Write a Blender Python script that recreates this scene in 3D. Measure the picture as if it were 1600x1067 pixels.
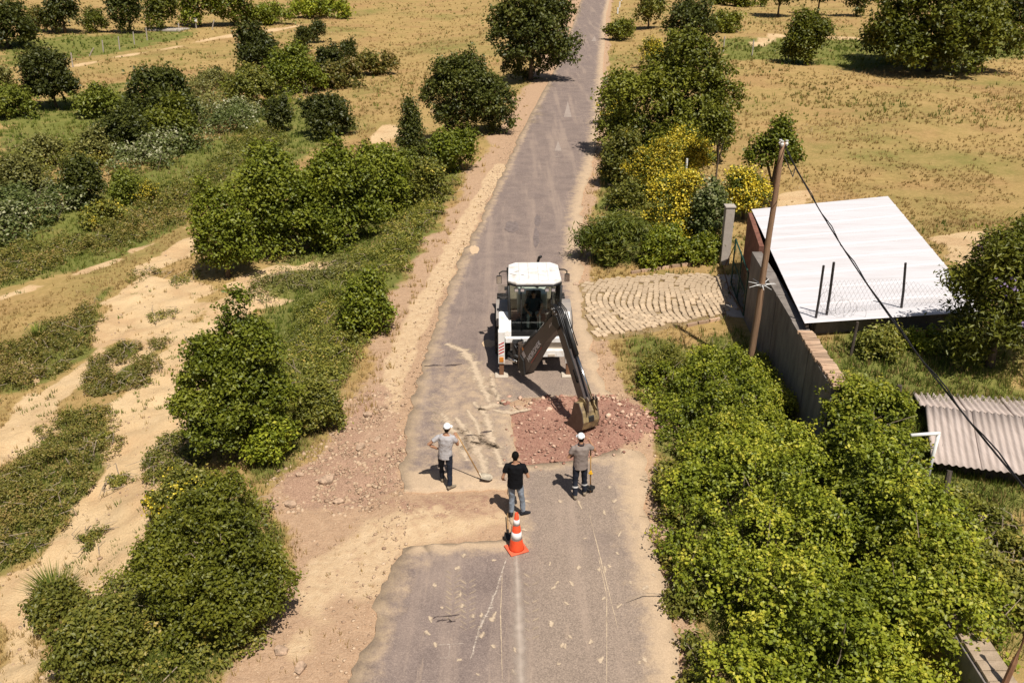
import bpy, bmesh, math, random
import numpy as np
from mathutils import Vector, Matrix
from mathutils.geometry import delaunay_2d_cdt

for o in list(bpy.data.objects):
    bpy.data.objects.remove(o)
S = bpy.context.scene
COL = S.collection
rad = math.radians

# ------------------------------------------------------------------ camera, sky, sun, exposure
FPX, PITCH, HCAM = 1400.0, rad(25.1), 12.7
SP, CP = math.sin(PITCH), math.cos(PITCH)
cam_d = bpy.data.cameras.new("camera")
cam_d.lens = 36.0 * FPX / 1600.0
cam_d.sensor_width = 36.0
cam_d.clip_end = 6000.0
cam = bpy.data.objects.new("camera", cam_d)
COL.objects.link(cam)
cam.location = (0, 0, HCAM)
cam.rotation_euler = (math.pi / 2 - PITCH, 0, 0)
S.camera = cam

SUN_DIR = Vector((0.26, -0.49, 1.0)).normalized()        # towards the sun
SUN_EL = math.asin(SUN_DIR.z)
SUN_AZ = math.atan2(SUN_DIR.x, SUN_DIR.y)
W = bpy.data.worlds.new("World")
S.world = W
W.use_nodes = True
wn, wl = W.node_tree.nodes, W.node_tree.links
wn.clear()
wo = wn.new("ShaderNodeOutputWorld")
wb = wn.new("ShaderNodeBackground")
sky = wn.new("ShaderNodeTexSky")
sky.sky_type = 'NISHITA'
sky.sun_disc = False
sky.sun_elevation = SUN_EL
sky.sun_rotation = SUN_AZ
sky.air_density = 1.0
sky.dust_density = 2.0
wb.inputs["Strength"].default_value = 0.05
wl.new(sky.outputs[0], wb.inputs[0])
wl.new(wb.outputs[0], wo.inputs[0])
sd = bpy.data.lights.new("sun", 'SUN')
sd.energy = 5.0
sd.angle = rad(0.5)
sd.color = (1.0, 0.955, 0.885)
sun = bpy.data.objects.new("sun", sd)
COL.objects.link(sun)
sun.rotation_euler = SUN_DIR.to_track_quat('Z', 'Y').to_euler()
sun.location = (10, -20, 40)
S.view_settings.view_transform = 'Standard'
S.view_settings.look = 'None'
S.view_settings.exposure = 0.27
S.view_settings.gamma = 1.0
S.view_settings.use_curve_mapping = False
S.cycles.max_bounces = 6
S.cycles.diffuse_bounces = 3
S.cycles.transparent_max_bounces = 12
S.cycles.use_denoising = True

# ------------------------------------------------------------------ small helpers
def tag(o, label=None, cat=None, group=None, kind=None):
    if label: o["label"] = label
    if cat: o["category"] = cat
    if group: o["group"] = group
    if kind: o["kind"] = kind
    return o

def empty(name, loc=(0, 0, 0), rz=0.0, label=None, cat=None, group=None):
    o = bpy.data.objects.new(name, None)
    COL.objects.link(o)
    o.location = loc
    o.rotation_euler = (0, 0, rz)
    o.empty_display_size = 0.2
    return tag(o, label, cat, group)

def link(name, me, parent=None, mat=None):
    o = bpy.data.objects.new(name, me)
    COL.objects.link(o)
    if mat is not None and len(me.materials) == 0:
        me.materials.append(mat)
    if parent is not None:
        o.parent = parent
    return o

def mesh_np(name, v, f, mat=None, parent=None, attrs=None, smooth=False):
    """v (N,3), f (M,k) numpy -> mesh object; attrs: {name: (domain, array)} float attributes"""
    v = np.ascontiguousarray(v, dtype=np.float32)
    f = np.ascontiguousarray(f, dtype=np.int32)
    me = bpy.data.meshes.new(name)
    k = f.shape[1]
    me.vertices.add(len(v))
    me.vertices.foreach_set("co", v.ravel())
    me.loops.add(f.size)
    me.loops.foreach_set("vertex_index", f.ravel())
    me.polygons.add(len(f))
    me.polygons.foreach_set("loop_start", np.arange(0, f.size, k, dtype=np.int32))
    me.polygons.foreach_set("loop_total", np.full(len(f), k, dtype=np.int32))
    if smooth:
        me.polygons.foreach_set("use_smooth", np.ones(len(f), dtype=bool))
    me.update(calc_edges=True)
    if attrs:
        for an, (dom, arr) in attrs.items():
            a = me.attributes.new(an, 'FLOAT', dom)
            a.data.foreach_set("value", np.ascontiguousarray(arr, dtype=np.float32))
    return link(name, me, parent, mat)

class MB:
    def __init__(s): s.v, s.f = [], []
    def add(s, vs, fs):
        b = len(s.v)
        s.v += [tuple(p) for p in vs]
        s.f += [tuple(b + i for i in q) for q in fs]
        return s
    def box(s, c, d, rot=None):
        c = Vector(c); hx, hy, hz = d[0] / 2, d[1] / 2, d[2] / 2
        P = [Vector((x, y, z)) for z in (-hz, hz) for y in (-hy, hy) for x in (-hx, hx)]
        if rot is not None: P = [rot @ p for p in P]
        return s.add([c + p for p in P], [(0, 2, 3, 1), (4, 5, 7, 6), (0, 1, 5, 4), (2, 6, 7, 3), (0, 4, 6, 2), (1, 3, 7, 5)])
    def prism(s, pts, off):
        """planar 3-D polygon pts extruded by vector off"""
        n = len(pts); off = Vector(off)
        P = [Vector(p) for p in pts]
        s.add(P + [p + off for p in P], [tuple(range(n - 1, -1, -1)), tuple(range(n, 2 * n))] +
              [(i, (i + 1) % n, n + (i + 1) % n, n + i) for i in range(n)])
        return s
    def tube(s, pts, r, n=8, ry=None, up=(0, 0, 1), cap=True):
        pts = [Vector(p) for p in pts]; m = len(pts)
        R = r if isinstance(r, (list, tuple)) else [r] * m
        RY = R if ry is None else (ry if isinstance(ry, (list, tuple)) else [ry] * m)
        vs, fs = [], []
        for i, p in enumerate(pts):
            t = (pts[min(i + 1, m - 1)] - pts[max(i - 1, 0)])
            t = t.normalized() if t.length > 1e-9 else Vector((0, 0, 1))
            u = Vector(up)
            if abs(t.dot(u)) > 0.97: u = Vector((1, 0, 0)) if abs(t.x) < 0.9 else Vector((0, 1, 0))
            a = u.cross(t).normalized(); b = t.cross(a)
            for k in range(n):
                q = 2 * math.pi * k / n
                vs.append(p + a * math.cos(q) * R[i] + b * math.sin(q) * RY[i])
        for i in range(m - 1):
            for k in range(n):
                k2 = (k + 1) % n
                fs.append((i * n + k, i * n + k2, (i + 1) * n + k2, (i + 1) * n + k))
        if cap:
            fs.append(tuple(range(n - 1, -1, -1))); fs.append(tuple((m - 1) * n + k for k in range(n)))
        return s.add(vs, fs)
    def ell(s, c, r, nu=12, nv=8, v0=-math.pi / 2, v1=math.pi / 2):
        c = Vector(c); vs, fs = [], []
        for j in range(nv + 1):
            a = v0 + (v1 - v0) * j / nv
            for i in range(nu):
                b = 2 * math.pi * i / nu
                vs.append(c + Vector((r[0] * math.cos(a) * math.cos(b), r[1] * math.cos(a) * math.sin(b), r[2] * math.sin(a))))
        for j in range(nv):
            for i in range(nu):
                i2 = (i + 1) % nu
                fs.append((j * nu + i, j * nu + i2, (j + 1) * nu + i2, (j + 1) * nu + i))
        fs.append(tuple(range(nu - 1, -1, -1))); fs.append(tuple(nv * nu + i for i in range(nu)))
        return s.add(vs, fs)
    def lathe(s, prof, c, axis='z', n=24):
        """closed ring profile [(r, h)...] turned round an axis through c"""
        c = Vector(c); m = len(prof); vs, fs = [], []
        for k in range(n):
            q = 2 * math.pi * k / n; cs, sn = math.cos(q), math.sin(q)
            for r, h in prof:
                vs.append(c + (Vector((r * cs, r * sn, h)) if axis == 'z' else Vector((h, r * cs, r * sn))))
        for k in range(n):
            k2 = (k + 1) % n
            for i in range(m):
                i2 = (i + 1) % m
                fs.append((k * m + i, k2 * m + i, k2 * m + i2, k * m + i2))
        return s.add(vs, fs)
    def build(s, name, mat=None, parent=None, smooth=False, bevel=0.0, loc=None):
        me = bpy.data.meshes.new(name)
        me.from_pydata(s.v, [], s.f)
        bm = bmesh.new(); bm.from_mesh(me)
        bmesh.ops.recalc_face_normals(bm, faces=bm.faces)
        bm.to_mesh(me); bm.free()
        if smooth:
            for p in me.polygons: p.use_smooth = True
        o = link(name, me, parent, mat)
        if loc is not None: o.location = loc
        if bevel:
            md = o.modifiers.new("bevel", 'BEVEL')
            md.width = bevel; md.segments = 2; md.limit_method = 'ANGLE'; md.angle_limit = rad(40)
        return o

# ------------------------------------------------------------------ noise in numpy (value noise)
def _hash(ix, iy, iz, seed):
    n = (ix * 374761393 + iy * 668265263 + iz * 2147483647 + seed * 1274126177) & 0xFFFFFFFF
    n = ((n ^ (n >> 13)) * 1274126177) & 0xFFFFFFFF
    return ((n ^ (n >> 16)) & 0xFFFFFF) / float(0xFFFFFF)

def vnoise(x, y, z=None, seed=0):
    x = np.asarray(x, dtype=np.float64); y = np.asarray(y, dtype=np.float64)
    z = np.zeros_like(x) if z is None else np.asarray(z, dtype=np.float64)
    ix, iy, iz = np.floor(x).astype(np.int64), np.floor(y).astype(np.int64), np.floor(z).astype(np.int64)
    fx, fy, fz = x - ix, y - iy, z - iz
    fx, fy, fz = fx * fx * (3 - 2 * fx), fy * fy * (3 - 2 * fy), fz * fz * (3 - 2 * fz)
    r = 0
    for dx in (0, 1):
        for dy in (0, 1):
            for dz in (0, 1):
                w = (fx if dx else 1 - fx) * (fy if dy else 1 - fy) * (fz if dz else 1 - fz)
                r = r + w * _hash(ix + dx, iy + dy, iz + dz, seed)
    return r

def fbm(x, y, seed=0, octv=4):
    r, a, f, t = 0, 1.0, 1.0, 0
    for k in range(octv):
        r = r + a * vnoise(np.asarray(x) * f, np.asarray(y) * f, None, seed + k); t += a
        a *= 0.5; f *= 2.03
    return r / t

def sstep(a, b, x):
    t = np.clip((np.asarray(x, dtype=np.float64) - a) / (b - a), 0, 1)
    return t * t * (3 - 2 * t)

# ------------------------------------------------------------------ materials
def ramp(nt, stops):
    r = nt.nodes.new("ShaderNodeValToRGB")
    e = r.color_ramp.elements
    while len(e) < len(stops): e.new(0.5)
    for i, (p, c) in enumerate(stops):
        e[i].position = p; e[i].color = (*c, 1)
    return r

MATS = {}
def mat(name, col, rough=0.7, var=0.15, scale=8.0, bump=0.0, metal=0.0, spec=0.3, col2=None, stretch=(1, 1, 1), thr=(0.3, 0.7), detail=6.0, coat=0.0):
    """plain surface with noise in colour (col -> col2), roughness and fine relief"""
    if name in MATS: return MATS[name]
    m = bpy.data.materials.new(name); m.use_nodes = True
    nt = m.node_tree; N, L = nt.nodes, nt.links
    b = N["Principled BSDF"]
    tc = N.new("ShaderNodeTexCoord"); mp = N.new("ShaderNodeMapping"); mp.inputs["Scale"].default_value = stretch
    L.new(tc.outputs["Object"], mp.inputs[0])
    nz = N.new("ShaderNodeTexNoise"); nz.inputs["Scale"].default_value = scale; nz.inputs["Detail"].default_value = detail
    nz.inputs["Roughness"].default_value = 0.65
    L.new(mp.outputs[0], nz.inputs["Vector"])
    c2 = col2 if col2 else tuple(max(0, c * (1 - 2 * var)) for c in col)
    c1 = col if col2 else tuple(min(1, c * (1 + var)) for c in col)
    r = ramp(nt, [(thr[0], c1), (thr[1], c2)])
    L.new(nz.outputs["Fac"], r.inputs[0])
    L.new(r.outputs[0], b.inputs["Base Color"])
    b.inputs["Roughness"].default_value = rough
    b.inputs["Metallic"].default_value = metal
    b.inputs["Specular IOR Level"].default_value = spec
    b.inputs["Coat Weight"].default_value = coat
    if bump:
        n2 = N.new("ShaderNodeTexNoise"); n2.inputs["Scale"].default_value = scale * 6; n2.inputs["Detail"].default_value = 4
        L.new(mp.outputs[0], n2.inputs["Vector"])
        bp = N.new("ShaderNodeBump"); bp.inputs["Strength"].default_value = bump; bp.inputs["Distance"].default_value = 0.02
        L.new(n2.outputs["Fac"], bp.inputs["Height"]); L.new(bp.outputs[0], b.inputs["Normal"])
    MATS[name] = m
    return m

def leafmat(name, stops, trans=0.30, rough=0.48, spec=0.35):
    """foliage: colour by the per-leaf 'tint' value, some light passes through"""
    if name in MATS: return MATS[name]
    m = bpy.data.materials.new(name); m.use_nodes = True
    nt = m.node_tree; N, L = nt.nodes, nt.links
    b = N["Principled BSDF"]; out = N["Material Output"]
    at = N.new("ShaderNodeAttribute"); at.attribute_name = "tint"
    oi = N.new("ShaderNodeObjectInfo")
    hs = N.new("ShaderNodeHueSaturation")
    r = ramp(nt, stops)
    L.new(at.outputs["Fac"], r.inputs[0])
    ma = N.new("ShaderNodeMath"); ma.operation = 'MULTIPLY_ADD'; ma.inputs[1].default_value = 0.35; ma.inputs[2].default_value = 0.82
    L.new(oi.outputs["Random"], ma.inputs[0]); L.new(ma.outputs[0], hs.inputs["Value"])
    L.new(r.outputs[0], hs.inputs["Color"])
    L.new(hs.outputs[0], b.inputs["Base Color"])
    b.inputs["Roughness"].default_value = rough
    b.inputs["Specular IOR Level"].default_value = spec
    tr = N.new("ShaderNodeBsdfTranslucent"); mx = N.new("ShaderNodeMixShader"); mx.inputs[0].default_value = trans
    L.new(hs.outputs[0], tr.inputs[0]); L.new(b.outputs[0], mx.inputs[1]); L.new(tr.outputs[0], mx.inputs[2])
    L.new(mx.outputs[0], out.inputs[0])
    MATS[name] = m
    return m

# ------------------------------------------------------------------ ground layout: road edges, heights, picture ray -> ground point
def ray0(px, py, z=0.0):
    u, v = (px - 800.0) / FPX, (py - 533.5) / FPX
    t = (HCAM - z) / (SP + v * CP)
    return u * t, (CP - v * SP) * t

EDGE = [(1067, 556, 1066), (950, 600, 1046), (870, 630, 1027), (800, 633, 1013), (740, 630, 1001), (680, 638, 985), (600, 655, 947),
        (540, 672, 925), (490, 687, 913), (430, 712, 905), (380, 735, 903), (330, 758, 908), (280, 782, 920), (240, 800, 932),
        (200, 820, 936), (150, 847, 940), (100, 871, 943), (60, 888, 945), (20, 902, 948), (0, 908, 953)]
_el = np.array([ray0(l, y) for y, l, r in EDGE]); _er = np.array([ray0(r, y) for y, l, r in EDGE])
def _ext(e):
    n0 = e[0] - (e[2] - e[0]) / (e[2] - e[0])[1] * 40
    d = (e[-1] - e[-5]); d = d / d[1]
    return np.vstack([n0, e, e[-1] + d * 1500 + np.array([60, 0])])
_el, _er = _ext(_el), _ext(_er)
def XL(y): return np.interp(y, _el[:, 1], _el[:, 0])
def XR(y): return np.interp(y, _er[:, 1], _er[:, 0])

def height(x, y):
    x = np.asarray(x, dtype=np.float64); y = np.asarray(y, dtype=np.float64)
    dl = XL(y) - x; dr = x - XR(y)
    sh = np.where(y < 26, 3.4, 2.2)
    h = -0.9 * sstep(0, 5.0, dl - sh) - 0.7 * sstep(8, 24, dl) + 2.2 * sstep(32, 110, dl)
    away = sstep(1.5, 9, np.maximum(dl - 1.5, dr))
    n = (fbm(x / 14.0, y / 14.0, 11, 3) - 0.5) * 1.1 + (fbm(x / 3.1, y / 3.1, 5, 3) - 0.5) * 0.34 * sstep(0, 3, np.maximum(dl, dr - 6) - 1.0)
    yard = 1 - sstep(1.0, 4.0, np.maximum(np.abs(x - 10.5) - 5.5, np.abs(y - 22) - 12))
    h = h + n * away * (1 - 0.85 * yard)
    xw = 8.12 - 0.044 * (24 - y)
    prof = np.interp(y, [4, 12, 17, 22.2, 23.0, 26, 34, 44], [0.5, 0.85, 1.35, 2.15, 2.2, 1.7, 0.7, 0.0])
    infr = np.where(y > 23.2, sstep(13.2, 15.5, x), 1.0)
    h = h + prof * sstep(-0.09, 0.09, x - xw) * infr * (1 - sstep(30, 60, x)) * (y < 44) * (x > 7)
    big = 260.0
    h = h + 18 * sstep(big, 1500, np.hypot(x, y)) * fbm(x / 400.0, y / 400.0, 3, 2)
    return h

_T = np.geomspace(9.0, 900.0, 2600)
def ground(px, py):
    """first point where the line of sight meets the terrain"""
    u, v = (px - 800.0) / FPX, (py - 533.5) / FPX
    x, y, z = u * _T, (CP - v * SP) * _T, HCAM - (SP + v * CP) * _T
    d = z - height(x, y)
    i = int(np.argmax(d < 0)) if (d < 0).any() else len(_T) - 1
    i = max(i, 1); f = d[i - 1] / (d[i - 1] - d[i] + 1e-9)
    t = _T[i - 1] + (_T[i] - _T[i - 1]) * f
    x, y = u * t, (CP - v * SP) * t
    return float(x), float(y), float(height(x, y))

def hz(x, y): return float(height(x, y))

def inpoly(x, y, poly):
    x = np.asarray(x); y = np.asarray(y); c = np.zeros(x.shape, bool); n = len(poly)
    for i in range(n):
        x1, y1 = poly[i]; x2, y2 = poly[(i + 1) % n]
        if y1 == y2: continue
        k = ((y1 > y) != (y2 > y)) & (x < (x2 - x1) * (y - y1) / (y2 - y1) + x1)
        c ^= k
    return c

def sdist(x, y, poly, closed=True):
    """distance to polygon outline, negative inside (closed) / to a polyline (open)"""
    x = np.asarray(x, dtype=np.float64); y = np.asarray(y, dtype=np.float64)
    d = np.full(x.shape, 1e9); n = len(poly)
    for i in range(n if closed else n - 1):
        (x1, y1), (x2, y2) = poly[i], poly[(i + 1) % n]
        ex, ey = x2 - x1, y2 - y1
        t = np.clip(((x - x1) * ex + (y - y1) * ey) / (ex * ex + ey * ey + 1e-12), 0, 1)
        d = np.minimum(d, np.hypot(x - x1 - t * ex, y - y1 - t * ey))
    return np.where(inpoly(x, y, poly), -d, d) if closed else d

def gpoly(pts): return [ground(*p)[:2] for p in pts]

# ------------------------------------------------------------------ zones of the ground
DUG = [ray0(*p) for p in [(797, 650), (830, 636), (880, 629), (930, 627), (975, 634), (1028, 650), (1022, 682), (1000, 694), (926, 717), (866, 726), (808, 731), (803, 690)]]
TRENCH = [ray0(*p) for p in [(560, 790), (600, 768), (660, 771), (720, 768), (792, 766), (797, 800), (800, 846), (740, 849), (690, 853), (640, 858), (580, 880)]]
SANDS = [(gpoly([(0, 720), (60, 640), (140, 572), (195, 490), (230, 425), (295, 375)]), 0.62, False),
         (gpoly([(0, 955), (90, 860), (180, 755), (235, 640), (275, 565), (335, 485)]), 0.55, False),
         (gpoly([(170, 470), (225, 425), (310, 440), (345, 480), (290, 520), (215, 560)]), 0.4, True),
         (gpoly([(195, 640), (225, 700), (260, 690), (290, 640), (330, 570), (270, 560), (215, 600)]), 0.3, True),
         (gpoly([(330, 470), (390, 455), (440, 470), (330, 520)]), 0.3, True),
         (gpoly([(60, 1067), (130, 930), (200, 900), (150, 1067)]), 0.4, True),
         (gpoly([(0, 1000), (0, 900), (90, 850), (180, 760), (215, 680), (290, 650), (330, 690), (260, 790), (190, 900), (60, 1000)]), 0.4, True),
         (gpoly([(0, 1090), (0, 1000), (60, 985), (50, 1090)]), 0.4, True),
         (gpoly([(215, 660), (260, 600), (300, 520), (380, 470), (300, 640)]), 0.3, True),
         (gpoly([(0, 560), (60, 590), (30, 650)]), 0.2, False),
         (gpoly([(0, 465), (90, 440), (200, 400), (290, 355)]), 0.18, False),
         (gpoly([(570, 215), (610, 195), (622, 215), (590, 240)]), 0.8, True),
         (gpoly([(640, 190), (690, 170), (710, 165)]), 0.3, False),
         (gpoly([(118, 106), (180, 90), (260, 75), (390, 52), (480, 38)]), 0.7, False),
         (gpoly([(25, 75), (60, 74)]), 0.6, False),
         (gpoly([(380, 440), (450, 420), (500, 415)]), 0.35, False),
         (gpoly([(1465, 372), (1530, 362), (1560, 385), (1520, 425), (1470, 405)]), 0.3, True),
         (gpoly([(1215, 305), (1265, 298), (1262, 322), (1215, 325)]), 0.3, True),
         (gpoly([(1180, 70), (1230, 55), (1330, 60)]), 0.9, False)]
CONSTR = [ray0(*p) for p in [(425, 765), (500, 715), (560, 640), (600, 560), (650, 520), (690, 470), (640, 640), (632, 745), (640, 770), (800, 770), (800, 850), (640, 860),
                             (604, 950), (540, 1067), (500, 1250), (250, 1250), (350, 1067), (440, 960), (470, 860)]]
PALE = [ray0(*p) for p in [(470, 880), (560, 800), (640, 790), (790, 800), (798, 846), (640, 858), (604, 940), (520, 960), (480, 1040), (430, 1067)]]
PALE2 = [ray0(*p) for p in [(585, 700), (600, 640), (625, 560), (650, 500), (690, 430), (720, 370), (780, 260)]]
RUBBLE = [ray0(*p) for p in [(430, 750), (520, 690), (560, 625), (600, 590), (640, 690), (628, 760), (560, 800), (470, 800)]]
GREENS = [gpoly([(470, 700), (560, 580), (640, 470), (720, 320), (700, 240), (600, 330), (400, 440), (360, 560), (420, 740)]),
          gpoly([(60, 1067), (200, 880), (420, 760), (440, 900), (380, 1067)]),
          gpoly([(1000, 540), (1150, 520), (1250, 620), (1330, 520), (1600, 480), (1600, 1067), (1120, 1067), (1040, 800)]),
          gpoly([(905, 415), (1120, 415), (1130, 330), (1010, 250), (950, 90), (940, 250), (915, 340)]),
          gpoly([(0, 380), (400, 180), (440, 140), (560, 200), (300, 330), (0, 420)]),
          gpoly([(0, 180), (190, 130), (240, 200), (60, 260), (0, 250)]),
          gpoly([(0, 60), (170, 55), (300, 45), (300, 60), (120, 90), (0, 110)]),
          gpoly([(1130, 95), (1340, 110), (1600, 90), (1600, 60), (1130, 60)])]
SCRUB = [gpoly([(0, 760), (80, 650), (175, 640), (200, 680), (140, 770), (70, 860), (0, 890)]),
         gpoly([(110, 600), (170, 545), (255, 530), (235, 600), (150, 620)]),
         gpoly([(0, 570), (120, 500), (170, 450), (130, 560), (50, 610), (0, 620)]),
         gpoly([(0, 400), (130, 370), (290, 310), (290, 350), (150, 420), (0, 450)]),
         gpoly([(230, 690), (330, 670), (320, 740), (250, 760)])]
COBBLE = [ray0(*p) for p in [(899, 446), (960, 437), (1030, 432), (1105, 430), (1133, 437), (1144, 494), (1060, 508), (990, 522), (935, 532), (912, 512)]]

def zones(x, y):
    x = np.asarray(x, dtype=np.float64); y = np.asarray(y, dtype=np.float64)
    wob = (fbm(x / 1.5, y / 1.5, 21, 4) - 0.5) * 1.9
    wob2 = (fbm(x / 0.6, y / 0.6, 31, 3) - 0.5) * 0.5
    sand = np.zeros(x.shape)
    for poly, w, closed in SANDS:
        d = sdist(x, y, poly, closed) - (w if not closed else 0) + wob
        sand = np.maximum(sand, 1 - sstep(-0.35, 0.35, d))
    dl = XL(y) - x; dr = x - XR(y)
    shoulder = (1 - sstep(1.1, 2.6, dl + wob)) * (dl > -3) * (dr < 0)
    shr = (1 - sstep(0.15, 0.9, dr + wob * 0.5)) * (dr > -1)
    con = 1 - sstep(-0.2, 0.5, sdist(x, y, CONSTR) + wob2)
    shoulder = np.maximum(np.maximum(shoulder, shr), con)
    shoulder = np.where((dl < 0.3) & (dr < 0.3), 1.0, shoulder)
    pale = np.maximum(1 - sstep(-0.9, 0.5, sdist(x, y, PALE) + wob2 * 2.2), 0.9 * (1 - sstep(0.2, 0.7, sdist(x, y, PALE2, False) + wob2)))
    rub = 1 - sstep(-0.6, 0.5, sdist(x, y, RUBBLE) + wob2)
    red = 1 - sstep(-0.25, 0.3, sdist(x, y, DUG) + wob2 * 0.7)
    red = np.maximum(red, 0.40 * (1 - sstep(-0.2, 0.15, sdist(x, y, [ray0(*p) for p in [(600, 775), (780, 772), (790, 815), (690, 822), (560, 800)]]) + wob2)))
    green = np.zeros(x.shape)
    for poly in GREENS:
        green = np.maximum(green, 1 - sstep(-1.0, 1.2, sdist(x, y, poly) + wob * 1.4))
    for poly in SCRUB:
        green = np.maximum(green, 0.85 * (1 - sstep(-0.3, 0.4, sdist(x, y, poly) + wob2)))
    cob = 1 - sstep(-0.1, 0.35, sdist(x, y, COBBLE) + wob2 * 0.5)
    sand = sand * (1 - cob)
    return dict(sand=sand, joint=cob, shoulder=shoulder, pale=pale, rubble=rub, red=red, green=green * (1 - shoulder))

# ------------------------------------------------------------------ terrain sheet
def axis(lo, hi, step, far, grow):
    a = list(np.arange(lo, hi + 1e-6, step)); s = step
    while a[-1] < far: s *= grow; a.append(a[-1] + s)
    b = []; s = step; c = lo
    while c > -far: s *= grow; c -= s; b.append(c)
    return np.array(b[::-1] + a)
gx = axis(-18, 15, 0.17, 2500, 1.06)
gy = axis(11, 40, 0.17, 2500, 1.05)
GX, GY = np.meshgrid(gx, gy)
GZ = height(GX, GY)
Zn = zones(GX, GY)
rough = np.clip(Zn["rubble"] * 0.9 + Zn["red"] + 0.35 * Zn["shoulder"], 0, 1) * ((GX < XL(GY) + 0.0) | (Zn["red"] > 0.1) | (sdist(GX, GY, TRENCH) < 0))
GZ = GZ + (fbm(GX / 0.7, GY / 0.7, 141, 4) - 0.5) * 0.30 * Zn['sand'] * (XL(GY) - GX > 3)
GZ = GZ + (fbm(GX / 0.42, GY / 0.42, 41, 3) - 0.5) * 0.14 * rough + 0.012 * Zn["shoulder"]
def heaps(x, y):
    h = np.exp(-((x - 3.35) ** 2 / 1.1 + (y - 21.4) ** 2 / 0.9)) * 0.32 + np.exp(-((x - 1.6) ** 2 / 2.5 + (y - 22.75) ** 2 / 0.12)) * 0.2 + np.exp(-((x - 2.6) ** 2 / .5 + (y - 22.3) ** 2 / 0.3)) * 0.16
    return h * (0.6 + 0.8 * fbm(x / 0.3, y / 0.3, 77, 2)) + 0.09 * (1 - sstep(-0.9, 0.0, sdist(x, y, TRENCH)))
GZ = GZ + heaps(GX, GY)
ny, nx = GX.shape
idx = np.arange(nx * ny).reshape(ny, nx)
quads = np.stack([idx[:-1, :-1], idx[:-1, 1:], idx[1:, 1:], idx[1:, :-1]], -1).reshape(-1, 4)

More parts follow.
